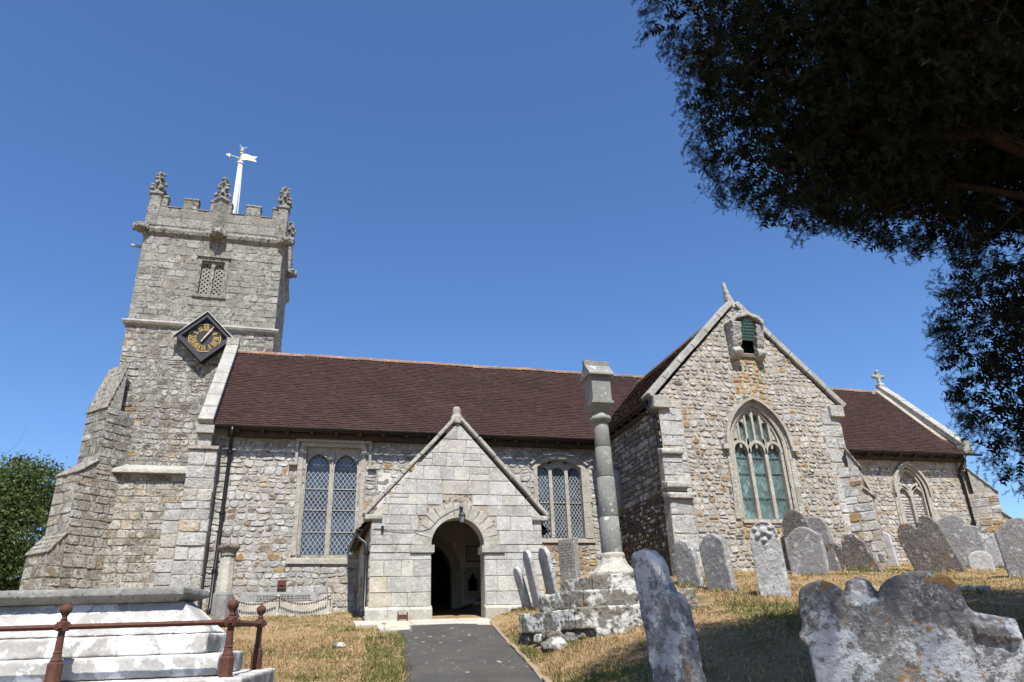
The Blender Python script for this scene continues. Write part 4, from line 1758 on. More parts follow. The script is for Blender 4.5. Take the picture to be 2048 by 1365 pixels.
m.hexa([fn.p(-.56, 2.26, .05), fn.p(1.28, 2.24, .05), fn.p(1.28, 2.26, -.2), fn.p(-.56, 2.26, -.2), fn.p(-.56, 2.37, .045), fn.p(1.28, 2.36, .045), fn.p(1.28, 2.475, -.2), fn.p(-.56, 2.475, -.2)])
m.build('sill', M['dressed_plain'], w1)
m = MB()
fbox(m, fn, -.54, 1.43, 5.37, 5.45, .0, .11)
fbox(m, fn, -.54, -.47, 4.80, 5.37, .0, .10)
fbox(m, fn, 1.36, 1.43, 4.74, 5.37, .0, .10)
fbox(m, fn, -.68, -.47, 4.74, 4.80, .0, .11)
fbox(m, fn, 1.36, 1.58, 4.68, 4.74, .0, .11)
m.build('label_mould', M['coping'], w1)
for (a, b) in lights:
    H = arch_path((a + b) / 2, 4.70, (b - a) / 2, 0.40, 9, 'pointed')
    glaze(w1, fn, a, b, 2.48, 4.70, H, gd, M['glass'], [3.06, 3.62, 4.17, 4.70])

w2 = empty('nave_window', (6.8, YN, 2.9), church)
tag(w2, 'three-light window with a flat arched head beside the porch')
lights = [(6.1, 6.46), (6.56, 6.94), (7.04, 7.42)]
m = MB()
seg = arch_path(6.76, 4.86, 0.72, 0.26, 10, 'seg')


def segz(x):
    for i in range(len(seg) - 1):
        if seg[i][0] <= x <= seg[i + 1][0]:
            return seg[i][1] + (seg[i + 1][1] - seg[i][1]) * (x - seg[i][0]) / (seg[i + 1][0] - seg[i][0])
    return 4.86


for (a, b) in lights:
    H = arch_path((a + b) / 2, 4.74, (b - a) / 2, 0.17, 7, 'round')
    columns(m, fn, [p[0] for p in H], [p[1] for p in H], [max(segz(p[0]), p[1] + .01) for p in H], -.22, -.08)
m.build('tracery', M['dressed_plain'], w2)
for (a, b) in ((6.46, 6.56), (6.94, 7.04)):
    m = MB()
    fbox(m, fn, a, b, 2.93, 5.0, -.24, -.06)
    m.build('mullion', M['dressed_plain'], w2)
for (a, b) in ((5.98, 6.1), (7.42, 7.64)):
    z = 2.9
    rd = random.Random(int(a * 10))
    while z < 4.9:
        h = min(rd.uniform(.4, .6), 4.9 - z)
        m = MB()
        fbox(m, fn, a, b + (rd.uniform(0, .06) if a > 7 else 0), z + .004, z + h - .004, -.24, .03)
        m.build('jamb_stone', M['dressed_plain'], w2)
        z += h
m = MB()
ring(m, fn, [(5.99, 4.80)] + seg + [(7.53, 4.80)], -0.02, 0.14, -.22, .035)
m.build('arched_head', M['dressed_plain'], w2)
m = MB()
ring(m, fn, [(6.02, 4.84)] + seg + [(7.50, 4.84)], 0.14, 0.20, -.02, .09)
m.build('hood_mould', M['coping'], w2)
m = MB()
m.hexa([fn.p(5.9, 2.78, .05), fn.p(7.7, 2.78, .05), fn.p(7.7, 2.78, -.2), fn.p(5.9, 2.78, -.2), fn.p(5.9, 2.87, .04), fn.p(7.7, 2.87, .04), fn.p(7.7, 2.94, -.2), fn.p(5.9, 2.94, -.2)])
m.build('sill', M['dressed_plain'], w2)
for (a, b) in lights:
    H = arch_path((a + b) / 2, 4.74, (b - a) / 2, 0.17, 7, 'round')
    glaze(w2, fn, a, b, 2.94, 4.74, H, gd + .03, M['glass'], [3.9], pw=0.10, ph=0.15)

# ---------------- porch
fpo = south(YP)
PX0, PX1, PC, PAP, PK = 1.24, 5.04, 3.13, 5.0, 2.86


def p_edge(z):
    if z <= PK:
        return (PX0, PX1)
    k = (PAP - z) / (PAP - PK)
    return (PC - (PC - PX0) * k, PC + (PX1 - PC) * k)


AC, AS, AR = 3.115, 2.23, 0.585


def p_open(za, zb, extra=0.0):
    a = AR + extra
    if za < AS:
        return [(AC - a, AC + a)]
    t = za - AS
    if t >= a:
        return []
    w = math.sqrt(a * a - t * t)
    return [(AC - w, AC + w)]


m = MB()
wall_sheet(m, fpo, PX0, PX1, 0.5, PAP, lambda a, b: p_open(a, b), p_edge, step=0.03)
m.box((PX0, YP + .002, 0.5), (PX0 + .4, YN - .05, 2.7))
m.box((PX1 - .4, YP + .002, 0.5), (PX1, YN - .05, 2.7))
porch_wall = m.build('porch_wall', M['mortar'], church)


def porch_holes(za, zb):
    if za < 2.07:
        return [(AC - AR, AC + AR)]
    if zb < 2.24:
        return [(AC - AR - .46, AC + AR + .46)]
    t = za - AS
    if t < AR + .34:
        w = math.sqrt(max(0, (AR + .34) ** 2 - max(t, 0) ** 2))
        return [(AC - w, AC + w)]
    return []


sl_l, sl_r = (PAP - PK) / (PC - PX0), (PAP - PK) / (PX1 - PC)
planes = [(-sl_l, 1, PK - sl_l * PX0), (sl_r, 1, PK + sl_r * PX1)]
rows_done = []
P1_ = layout(PX0, PX1, 0.98, 2.06, (0.22, 0.34), (0.28, 0.66), porch_holes, wob=0.006, gap=0.005, split=0.08, cut=0.0, seed=81)
P2_ = layout(PX0, PX1, 2.07, 2.23, (0.15, 0.17), (0.4, 0.7), porch_holes, wob=0, gap=0.005, split=0, cut=0.0, seed=82)
P3_ = layout(PX0, PX1, 2.24, 4.98, (0.20, 0.33), (0.24, 0.66), porch_holes, planes, wob=0.006, gap=0.005, split=0.10, cut=0.0, seed=84)
# fill stones trimmed by the arch: clip the rest against the outside of the ring


def t_porch(u, z, rd):
    if z < 1.7:
        return pick(rd, [(3, (0.48, 0.46, 0.40)), (1.5, (0.45, 0.435, 0.395)), (0.6, (0.48, 0.42, 0.32))])
    return t_ash(u, z, rd)


masonry(porch_wall, fpo, P1_ + P2_ + P3_, M['ashlar'], t_porch, (0.012, 0.02), rough=False, seed=83)
fw = Frame((PX0, 0, 0), (0, -1, 0))
masonry(porch_wall, fw, layout(-YN + .05, -YP, 0.9, 2.6, (0.2, 0.3), (0.3, 0.6), nothing, wob=0.02, gap=0.008, split=0.1, cut=0.1, seed=85), M['rubble'], t_nave, (0.01, 0.02), seed=86, limit=0)
# voussoirs
pa = empty('porch_arch', (AC, YP, 2.2), church)
nv = 13
for i in range(nv):
    a0, a1 = math.pi * i / nv, math.pi * (i + 1) / nv
    pts = []
    for k in range(5):
        t = a0 + .002 + (a1 - a0 - .004) * k / 4
        pts.append((AC + AR * math.cos(math.pi - t), AS + AR * math.sin(math.pi - t)))
    m = MB()
    ring(m, fpo, pts, 0.0, 0.345 + random.uniform(-.03, .02), -0.38, 0.02 + random.uniform(-.004, .006), t_dress())
    m.build('voussoir', M['ashlar'], pa, tint=True)
for sgn in (-1, 1):
    m = MB()
    x0, x1 = AC + sgn * (AR - .06), AC + sgn * (AR + .46)
    a, b = min(x0, x1), max(x0, x1)
    m.hexa([fpo.p(a, 2.07, .06), fpo.p(b, 2.07, .06), fpo.p(b, 2.07, -.4), fpo.p(a, 2.07, -.4), fpo.p(a, 2.225, .08), fpo.p(b, 2.225, .08), fpo.p(b, 2.225, -.4), fpo.p(a, 2.225, -.4)], (0.46, .44, .39))
    m.build('impost', M['ashlar'], pa, tint=True)
    m = MB()
    x0, x1 = AC + sgn * AR, AC + sgn * (AR + .3)
    a, b = min(x0, x1), max(x0, x1)
    fbox(m, fpo, a, b, 0.6, 2.07, -.4, -.012, (0.46, .43, .36))
    m.build('door_jamb', M['ashlar'], pa, tint=True)
# plinth
for (a, b) in ((PX0 - .07, AC - AR + .02), (AC + AR - .02, PX1 + .07)):
    n = 3
    for i in range(n):
        u0, u1 = a + (b - a) * i / n + .003, a + (b - a) * (i + 1) / n - .003
        m = MB()
        m.hexa([fpo.p(u0, .5, .1), fpo.p(u1, .5, .1), fpo.p(u1, .5, -.3), fpo.p(u0, .5, -.3), fpo.p(u0, .92, .1), fpo.p(u1, .92, .1), fpo.p(u1, 1.0, -.02), fpo.p(u0, 1.0, -.02)], (0.46, .43, .36))
        m.build('plinth_stone', M['ashlar'], porch_wall, tint=True)
# coping, kneelers, finial
pc = empty('porch_coping', (PC, YP, 4.0), church)
coping(pc, 'coping_stone', [(PX0 - .14, YP - .08, PK - .02), (PC - .04, YP - .08, PAP + .07)], (0, .42, 0), 0.085, 0.62, 7, 'coping')
coping(pc, 'coping_stone', [(PX1 + .14, YP - .08, PK - .02), (PC + .04, YP - .08, PAP + .07)], (0, .42, 0), 0.085, 0.62, 8, 'coping')
for (a, b) in ((PX0 - .15, PX0 + .22), (PX1 - .22, PX1 + .15)):
    m = MB()
    m.box((a, YP - .075, PK - .11), (b, YP + .34, PK + .005))
    remesh(m.build('kneeler', M['coping'], pc), 0.02, 0.01)
m = MB()
m.lathe((PC - .01, YP + .08, PAP - .02), [(.16, 0), (.15, .16), (.11, .22), (.10, .36), (.07, .42), (.03, .43)], 8, math.pi / 8)
remesh(m.build('finial', M['coping'], pc), 0.02, 0.02)
# roof
ps = Vector((PC - 1.0, 0, 4.78 - 2.62))
roof('porch_roof', (1.0, YN, 2.62), (0, -1, 0), ps, YN - YP - .3, ps.length, 91)
ps = Vector((PC - 5.26, 0, 4.78 - 2.62))
roof('porch_roof', (5.26, YP + .3, 2.62), (0, 1, 0), ps, YN - YP - .3, ps.length, 92)
gutter('porch_gutter', (0.98, YP + .22, 2.60), (0.98, YN - .02, 2.58), 0.05, out=Vector((-1, 0, 0)))
gutter('porch_gutter', (5.28, YP + .22, 2.60), (5.28, YN - .02, 2.58), 0.05, out=Vector((1, 0, 0)))
downpipe('downpipe', [(0.98, YP + .3, 2.55), (1.0, YP + .22, 2.4), (1.15, YP + .12, 2.28), (1.17, YP + .1, 2.15), (1.17, YP + .1, 0.82), (1.17, YP - .02, .74)], 0.038, joints=[(3, .05), (3, .95)])
# interior
m = MB()
m.add([(PX0 + .4, YN - .012, .6), (AC - .52, YN - .012, .6), (AC - .52, YN - .012, 4.6), (PX0 + .4, YN - .012, 4.6)], [(0, 1, 2, 3)])
m.add([(AC + .52, YN - .012, .6), (PX1 - .4, YN - .012, .6), (PX1 - .4, YN - .012, 4.6), (AC + .52, YN - .012, 4.6)], [(0, 1, 2, 3)])
m.add([(AC - .52, YN - .012, 2.78), (AC + .52, YN - .012, 2.78), (AC + .52, YN - .012, 4.6), (AC - .52, YN - .012, 4.6)], [(0, 1, 2, 3)])
m.add([(PX0 + .412, YP + .42, .6), (PX0 + .412, YN, .6), (PX0 + .412, YN, 3.0), (PX0 + .412, YP + .42, 3.0)], [(0, 1, 2, 3)])
m.add([(PX1 - .412, YP + .42, .6), (PX1 - .412, YN, .6), (PX1 - .412, YN, 3.0), (PX1 - .412, YP + .42, 3.0)], [(0, 1, 2, 3)])
m.build('porch_plaster', M['plaster'], church)
m = MB()
m.box((PX0 + .1, YP + .05, .5), (PX1 - .1, YN, .712))
m.box((AC - .62, YN - .35, .712), (AC + .62, YN + .02, .80))
m.build('porch_floor', M['flag'], church)
m = MB()
Hd = [(AC - .52, .8)] + arch_path(AC, 2.0, .52, .76, 10, 'pointed') + [(AC + .52, .8)]
ring(m, fn, Hd, -.02, .12, -.3, .05)
ring(m, fn, Hd, .12, .24, -.3, .02)
m.build('inner_doorway', M['dressed_plain'], church)
m = MB()
m.box((AC - .50, YN + .12, .8), (AC - .46, YN + .66, 2.7))
m.build('inner_door', M['door'], church)

# things on and in the porch
nb = empty('notice_board', (4.24, YN - .05, 2.30))
tag(nb, 'small framed notice of brown lettering hung on the porch back wall', 'notice')
fnb = south(YN - .02)
m = MB()
fbox(m, fnb, 4.03, 4.47, 2.31, 2.66, 0, .02)
m.build('paper', M['paper'], nb)
m = MB()
fbox(m, fnb, 4.01, 4.49, 2.66, 2.69, 0, .035)
fbox(m, fnb, 4.01, 4.49, 2.28, 2.31, 0, .035)
fbox(m, fnb, 4.01, 4.03, 2.31, 2.66, 0, .035)
fbox(m, fnb, 4.47, 4.49, 2.31, 2.66, 0, .035)
m.build('frame', M['wood'], nb)
m = MB()
for i in range(6):
    z = 2.62 - i * .05
    u = 4.07
    while u < 4.41:
        w = random.uniform(.02, .05)
        m.add([fnb.p(u, z - .008, .0215), fnb.p(min(u + w, 4.43), z - .008, .0215), fnb.p(min(u + w, 4.43), z + .008, .0215), fnb.p(u, z + .008, .0215)], [(0, 1, 2, 3)])
        u += w + .012
m.build('lettering', M['ink'], nb)
m = MB()
fbox(m, fn, 3.95, 4.42, 1.35, 2.14, 0.0, .035)
ring(m, fn, [(4.05, 1.5)] + arch_path(4.18, 1.8, .13, .2, 6, 'pointed') + [(4.31, 1.5)], 0, .03, .03, .06)
nich = m.build('stoup_niche', M['dressed_plain'], church)
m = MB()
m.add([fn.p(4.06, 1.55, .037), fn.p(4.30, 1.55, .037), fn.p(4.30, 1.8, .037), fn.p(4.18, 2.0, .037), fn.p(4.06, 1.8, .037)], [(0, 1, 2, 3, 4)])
m.build('painted_niche_shade', M['recess_shade'], nich)  # flat sheet on the panel, painted as the niche's inner shade
pot = empty('plant_pot', (4.28, 18.75, .713))
tag(pot, 'pale round pedestal pot with a dark plant inside the porch', 'plant pot')
m = MB()
m.lathe((4.28, 18.75, .713), [(.17, 0), (.17, .06), (.11, .10), (.12, .22), (.2, .30), (.25, .45), (.27, .47), (.27, .52), (.22, .52), (.2, .46)], 20)
m.build('pot', M['pedestal'], pot, smooth=True)
m = MB()
rd = random.Random(4)
for i in range(90):
    a, e = rd.uniform(0, 6.28), rd.uniform(.1, 1.5)
    r_ = rd.uniform(.08, .27)
    c = Vector((4.28 + r_ * math.cos(a) * math.cos(e) * 1.0, 18.75 + r_ * math.sin(a) * math.cos(e), 1.17 + r_ * 1.1 * math.sin(e)))
    u, v = Vector((rd.gauss(0, 1), rd.gauss(0, 1), rd.gauss(0, 1))).normalized() * .05, Vector((rd.gauss(0, 1), rd.gauss(0, 1), rd.gauss(0, 1))).normalized() * .05
    m.add([c - u, c + v, c + u, c - v], [(0, 1, 2, 3)])
m.build('leaves', M['foliage_dark'], pot)
lp = empty('wall_lantern', (3.19, YP - .1, 2.68))
tag(lp, 'black carriage lantern mounted above the porch arch', 'lantern')
m = MB()
m.tube([(3.19, YP - .02, 3.0), (3.19, YP - .09, 3.04), (3.19, YP - .12, 3.0), (3.19, YP - .12, 2.94)], .01, 6)
m.box((3.15, YP - .04, 2.92), (3.23, YP - .02, 3.05))
m.build('bracket', M['black'], lp)
m = MB()
m.lathe((3.19, YP - .12, 2.84), [(.085, 0), (.08, .02), (.045, .07), (.03, .08), (.02, .12), (.005, .13)], 6)
m.lathe((3.19, YP - .12, 2.66), [(.01, 0), (.045, .02), (.05, .035)], 6)
for k in range(6):
    a = math.pi * k / 3
    m.tube([(3.19 + .048 * math.cos(a), YP - .12 + .048 * math.sin(a), 2.69), (3.19 + .075 * math.cos(a), YP - .12 + .075 * math.sin(a), 2.845)], .005, 4)
m.build('cage', M['black'], lp)
m = MB()
m.lathe((3.19, YP - .12, 2.692), [(.042, 0), (.068, .148)], 6)
m.build('lantern_glass', M['lampglass'], lp)
m = MB()
P = [(3.19, YP - .03, 3.28), (3.17, YP - .03, 3.1), (3.12, YP - .03, 3.0), (2.95, YP - .03, 2.95), (2.7, YP - .035, 2.80), (2.5, YP - .035, 2.58), (2.35, YP - .035, 2.53), (2.0, YP - .03, 2.50), (1.7, YP - .03, 2.52), (1.45, YP - .03, 2.56), (1.3, YP - .03, 2.57)]
m.tube(P, .006, 5)
cb = m.build('lantern_cable', M['cable'])
tag(cb, 'thin grey cable looping across the porch front to the lantern', 'cable')
m = MB()
m.box((1.44, YP - .06, 2.50), (1.50, YP - .018, 2.62))
o = m.build('sensor_box', M['black'])
tag(o, 'tiny black sensor box at the left of the porch front', 'sensor')
# boot scraper
bsz = ground_z(2.5, YP - .2) + .02
m = MB()
for x in (1.83, 2.02):
    m.box((x - .012, YP - .22, bsz - .05), (x + .012, YP - .195, bsz + .17))
m.box((1.842, YP - .213, bsz + .03), (2.008, YP - .203, bsz + .12))
o = m.build('boot_scraper', M['rust'])
tag(o, 'small rusty iron boot scraper beside the porch plinth', 'boot scraper')

# ---------------- transept
ftr = south(YT)
TX0, TX1, TC, TAP, TK = 8.0, 13.2, 10.58, 8.42, 5.72


def t_edge(z):
    if z <= TK:
        return (TX0, TX1)
    k = (TAP - z) / (TAP - TK)
    return (TC - (TC - TX0) * k, TC + (TX1 - TC) * k)


WC, WA, WZ0, WS, WH = 10.62, 0.66, 2.77, 4.50, 1.05      # window centre, half width, sill, springing, rise
wpath = arch_path(WC, WS, WA, WH, 12, 'pointed')


def warch(z, extra):
    """half width of the window outline at height z, grown by extra"""
    if z < WS:
        return WA + extra
    P = offset_path(wpath, extra)
    best = 0
    for i in range(len(P) // 2):
        if P[i][1] <= z <= P[i + 1][1]:
            t = (z - P[i][1]) / max(1e-6, P[i + 1][1] - P[i][1])
            best = WC - (P[i][0] + (P[i + 1][0] - P[i][0]) * t)
    return best


def tr_sheet(za, zb):
    h = []
    if za > WZ0:
        w = warch(za, 0.05)
        if w > 0:
            h.append((WC - w, WC + w))
    if 7.05 < za < 7.9:
        h.append((10.48, 11.0))
    return h


def tr_holes(za, zb):
    h = [(TX0 - .1, TX0 + .62), (TX1 - .55, TX1 + .1)] if za < TK - .1 else []
    if zb > WZ0 - .05:
        w = warch(max(za, WZ0), 0.20) if za > WS else WA + .26
        if w > 0:
            h.append((WC - w, WC + w))
    if zb > 6.95 and za < 8.0:
        h.append((10.22, 11.22))
    return h


m = MB()
wall_sheet(m, ftr, TX0, TX1, 0.6, TAP, tr_sheet, t_edge, step=0.04)
transept_wall = m.build('transept_wall', M['mortar'], church)
s1, s2 = (TAP - TK) / (TC - TX0), (TAP - TK) / (TX1 - TC)
planes = [(-s1, 1, TK - s1 * TX0), (s2, 1, TK + s2 * TX1)]
polys = layout(TX0, TX1, 1.2, 8.38, (0.10, 0.19), (0.11, 0.25), tr_holes, planes, wob=0.065, gap=0.018, split=0.08, cut=0.48, seed=101)
masonry(transept_wall, ftr, polys, M['rubble'], t_trans, (0.006, 0.028), seed=102, limit=260)
for (a, b, sd_) in ((TX0, TX0 + .62, 103), (TX1 - .55, TX1, 104)):
    polys = layout(a, b, 1.2, TK - .1, (0.26, 0.40), (0.30, 0.62), nothing, wob=0.012, gap=0.006, split=0, cut=0.08, seed=sd_)
    masonry(transept_wall, ftr, polys, M['dressed'], t_ash, (0.008, 0.022), rough=True, seed=sd_ + 10, limit=40)
# side walls
fwt = Frame((TX0 + .02, 0, 0), (0, -1, 0))
m = MB()
wall_sheet(m, fwt, -YN, -YT - .002, 0.6, 5.55, nothing, step=0.4)
tsw = m.build('transept_side_wall', M['mortar_dark'], church)


def t_flint(u, z, rd):
    if z > 3.4:
        return pick(rd, [(3, (0.24, 0.22, 0.19)), (1, (0.4, 0.38, 0.34)), (1, (0.30, 0.26, 0.2))])
    return pick(rd, [(4, (0.10, 0.085, 0.07)), (2, (0.17, 0.15, 0.13)), (1.3, (0.45, 0.43, 0.40)), (1, (0.2, 0.14, 0.08))])


masonry(tsw, fwt, layout(-YN, -YT - .05, 3.4, 5.5, (0.12, 0.2), (0.16, 0.3), nothing, wob=0.04, gap=0.012, split=0.2, cut=0.4, seed=111), M['rubble'], t_flint, (0.02, 0.05), seed=112, limit=40)
masonry(tsw, fwt, layout(-YN, -YT - .05, 0.9, 3.4, (0.07, 0.12), (0.08, 0.16), nothing, wob=0.05, gap=0.010, split=0.0, cut=0.45, seed=113), M['flint'], t_flint, (0.02, 0.05), seed=114, limit=0)
m = MB()
m.box((TX1 - .3, YT + .002, .6), (TX1, YN, 5.6))
m.build('transept_side_wall', M['mortar'], church)
# corner pilaster with offset bands (left) and buttress (right)
for (z0, z1, dd, w) in ((0.9, 3.16, .2, .60), (3.34, 4.22, .10, .52)):
    m = MB()
    fbox(m, ftr, TX0 - .10, TX0 - .10 + w, z0, z1, -.1, dd)
    pl_ = m.build('corner_pilaster', M['mortar_pale'], church)
    polys = layout(TX0 - .10, TX0 - .10 + w, z0, z1, (0.30, 0.44), (0.5, 0.7), nothing, wob=0.01, gap=0.005, split=0, cut=0.06, seed=int(z0 * 10))
    masonry(pl_, south(YT - dd), polys, M['dressed'], t_ash, (0.01, 0.04), rough=True, seed=3)
for (z, dd, w) in ((4.22, .19, .56), (3.16, .30, .64), (3.42, .26, .60)):
    m = MB()
    m.hexa([ftr.p(TX0 - .13, z, dd), ftr.p(TX0 - .13 + w, z, dd), ftr.p(TX0 - .13 + w, z, -.05), ftr.p(TX0 - .13, z, -.05), ftr.p(TX0 - .13, z + .12, dd), ftr.p(TX0 - .13 + w, z + .12, dd), ftr.p(TX0 - .13 + w, z + .2, -.05), ftr.p(TX0 - .13, z + .2, -.05)])
    remesh(m.build('offset_band', M['coping'], church), 0.025, 0.02)
buttress('transept_buttress', 13.2, 15.4, 1, -1, 0.26, [(0.36, 3.3, 0.25), (0.20, 4.05, 0.55)], 0.8, 'rubble', t_trans, 400, mortar='mortar', limit=20, back=.4)
buttress('chancel_buttress', 21.4, 19.5, 1, -1, 0.35, [(0.95, 3.3, 0.4), (0.62, 4.35, 0.9)], 0.8, 'rubble', t_chan, 430, mortar='mortar', limit=20, back=.4)
# roof
tl = Vector((TC - 7.80, 0, 8.42 - 5.66))
roof('transept_roof', (7.80, 22.0, 5.66), (0, -1, 0), tl, 22.0 - YT - .3, tl.length - .03, 121, red=0.0, keep=lambda p: p.z > 5.66 + (p.y - EAVE_Y) * (RIDGE_Z - EAVE_Z) / (RIDGE_Y - EAVE_Y) - 0.25)
tl = Vector((TC - 13.36, 0, 8.42 - 5.66))
roof('transept_roof', (13.36, YT + .3, 5.66), (0, 1, 0), tl, 22.0 - YT - .3, tl.length - .03, 122, keep=lambda p: p.z > 5.66 + (p.y - EAVE_Y) * (RIDGE_Z - EAVE_Z) / (RIDGE_Y - EAVE_Y) - 0.25)
ridge_tiles(bpy.data.objects['transept_roof'], (TC, YT + .35, 8.43), (TC, 21.9, 8.43), 123)
gutter('transept_gutter', (7.76, YT - .02, 5.645), (7.76, 19.0, 5.64), 0.055, out=Vector((-1, 0, 0)))
m = MB()
for k in range(7):
    m.box((7.84, YT + .3 + k * .52, 5.50), (8.0, YT + .37 + k * .52, 5.58))
m.box((7.90, YT + .05, 5.42), (8.02, YN, 5.50))
m.build('transept_rafter_feet', M['wood'], church)
downpipe('downpipe', [(7.76, YT + .12, 5.6), (7.77, YT + .12, 5.42), (7.92, YT + .1, 5.22), (7.95, YT + .1, 5.05), (7.95, YT + .1, 1.2)], 0.045, joints=[(3, .03), (3, .5)])
# coping, kneelers, finial
tc_ = empty('transept_coping', (TC, YT, 7), church)
coping(tc_, 'coping_stone', [(TX0 - .16, YT - .09, TK - .06), (TC - .02, YT - .09, TAP + .04)], (0, .46, 0), 0.15, 0.68, 17, 'coping')
coping(tc_, 'coping_stone', [(TX1 + .16, YT - .09, TK - .06), (TC + .02, YT - .09, TAP + .04)], (0, .46, 0), 0.15, 0.68, 18, 'coping')
for (a, b) in ((TX0 - .14, TX0 + .3), (TX1 - .3, TX1 + .12)):
    m = MB()
    m.box((a, YT - .1, TK - .32), (b, YT + .4, TK + .0))
    remesh(m.build('kneeler', M['coping'], tc_), 0.025, 0.02)
m = MB()
m.tube([(TC + .02, YT + .1, TAP - .05), (TC, YT + .1, TAP + .12), (TC - .06, YT + .08, TAP + .3), (TC - .09, YT + .07, TAP + .48), (TC - .12, YT + .06, TAP + .66), (TC - .13, YT + .05, TAP + .74)], [.17, .14, .10, .07, .055, .04], 8)
remesh(m.build('broken_finial', M['coping'], tc_), 0.02, 0.04, 0.1)
# big window
tw = empty('transept_window', (WC, YT, WZ0), church)
full = [(WC - WA, WZ0)] + wpath + [(WC + WA, WZ0)]
m = MB()
ring(m, ftr, full, -.02, .10, -.28, -.06)
ring(m, ftr, full, .08, .16, -.12, .01)
m.build('moulded_surround', M['dressed_plain'], tw)
# outer surround in blocks
rd = random.Random(9)
for sgn in (-1, 1):
    z = WZ0 - .02
    while z < WS:
        h = min(rd.uniform(.3, .5), WS - z)
        if WS - z - h < .15:
            h = WS - z
        m = MB()
        a, b = WC + sgn * (WA + .155), WC + sgn * (WA + rd.uniform(.26, .36))
        fbox(m, ftr, min(a, b), max(a, b), z + .004, z + h - .004, -.1, .035, t_dress(rd))
        m.build('jamb_stone', M['dressed'], tw, tint=True)
        z += h
n = len(wpath)
for i in range(0, n - 1, 3):
    m = MB()
    ring(m, ftr, wpath[i:i + 4], .155, .25, -.1, .035, t_dress(rd))
    m.build('arch_stone', M['dressed'], tw, tint=True)
m = MB()
hood = [(WC - WA, WS + .02)] + wpath[1:-1] + [(WC + WA, WS + .02)]
ring(m, ftr, hood, .20, .27, -.02, .12)
for sgn in (-1, 1):
    fbox(m, ftr, WC + sgn * (WA + .30) - .09, WC + sgn * (WA + .30) + .09, WS - .08, WS + .05, -.02, .14)
m.build('hood_mould', M['dressed_plain'], tw)
m = MB()
m.hexa([ftr.p(WC - WA - .12, WZ0 - .12, .05), ftr.p(WC + WA + .12, WZ0 - .12, .05), ftr.p(WC + WA + .12, WZ0 - .12, -.25), ftr.p(WC - WA - .12, WZ0 - .12, -.25), ftr.p(WC - WA - .12, WZ0 - .07, .05), ftr.p(WC + WA + .12, WZ0 - .07, .05), ftr.p(WC + WA + .12, WZ0 + .02, -.22), ftr.p(WC - WA - .12, WZ0 + .02, -.22)])
m.build('sill', M['dressed_plain'], tw)
lw = (2 * WA - 2 * .09) / 3
xl = [WC - WA, WC - WA + lw + .09, WC - WA + 2 * lw + .18]
for i in (0, 1):
    m = MB()
    a = xl[i] + lw

    fbox(m, ftr, a, a + .09, WZ0, WS + .25, -.26, -.07)
    m.build('mullion', M['dressed_plain'], tw)
for i in range(3):
    a, b = xl[i], xl[i] + lw
    H = arch_path((a + b) / 2, WS - .10, lw / 2, .24, 8, 'round')
    m = MB()
    ring(m, ftr, H, -.005, .075, -.25, -.05)
    for sgn in (-1, 1):       # cusps
        m.tube([ftr.p((a + b) / 2 + sgn * lw * .5, WS + .02, -.15), ftr.p((a + b) / 2 + sgn * lw * .30, WS + .0, -.15)], [.05, .015], 6)
    m.build('light_head', M['dressed_plain'], tw)
    glaze(tw, ftr, a, b, WZ0, WS - .10, H, -.2, M['glass_green'], [3.3, 3.9, 4.30], pw=0.10, ph=0.17)


def wtop(x):
    for i in range(len(wpath) - 1):
        if wpath[i][0] <= x <= wpath[i + 1][0]:
            return wpath[i][1] + (wpath[i + 1][1] - wpath[i][1]) * (x - wpath[i][0]) / (wpath[i + 1][0] - wpath[i][0])
    return WS


# upper tracery: vertical bars with little heads
ux = np.linspace(WC - WA, WC + WA, 7)
for i in range(1, 6):
    m = MB()
    x = ux[i]
    z0 = WS + .13
    fbox(m, ftr, x - .028, x + .028, z0 - .12, wtop(x) - .0, -.24, -.07)
    m.build('tracery_bar', M['dressed_plain'], tw)
for i in range(6):
    a, b = ux[i] + .028, ux[i + 1] - .028
    zt = min(wtop(a + .01), wtop(b - .01)) - .02
    if zt - WS < .25:
        continue
    H = arch_path((a + b) / 2, zt - .12, (b - a) / 2, .11, 6, 'round')
    m = MB()
    columns(m, ftr, [p[0] for p in H], [p[1] for p in H], [max(wtop(p[0]), p[1] + .01) for p in H], -.22, -.10)
    m.build('tracery_head', M['dressed_plain'], tw)
m = MB()
Q = [(WC - WA, WS + .05)] + [p for p in wpath if p[1] > WS + .05] + [(WC + WA, WS + .05)]
m.add([ftr.p(u, z, -.19) for u, z in Q], [tuple(range(len(Q)))])
m.build('pane', M['glass_green'], tw)
m = MB()
lattice(m, ftr, WC - WA, WC + WA, WS + .12, wtop, .10, .17, -.175)
m.build('lead_lattice', M['lead_green'], tw)
# bracketed opening near the gable top with green mesh
ni = empty('gable_niche', (10.72, YT, 6.9), church)
for sgn, sc in ((-1, 1.0), (1, .8)):
    m = MB()
    x = 10.72 + sgn * .36
    Pp = [(.0, 6.84), (.10, 6.84), (.24, 6.90), (.30, 7.02), (.22, 7.12), (.26, 7.2), (.34, 7.45), (.40, 7.78), (.0, 7.86)]
    hw_ = .13 * sc
    Vv = [ftr.p(x - hw_, z, d * sc) for d, z in Pp] + [ftr.p(x + hw_, z, d * sc) for d, z in Pp]
    n = len(Pp)
    m.add(Vv, [tuple(range(n - 1, -1, -1)), tuple(range(n, 2 * n))] + [(i, (i + 1) % n, (i + 1) % n + n, i + n) for i in range(n)])
    remesh(m.build('carved_bracket', M['coping'], ni), 0.02, 0.05, 0.1)
m = MB()
ring(m, ftr, [(10.26, 7.74), (10.42, 7.90), (10.74, 8.0), (11.02, 7.90), (11.14, 7.76)], 0, .11, -.02, .38)
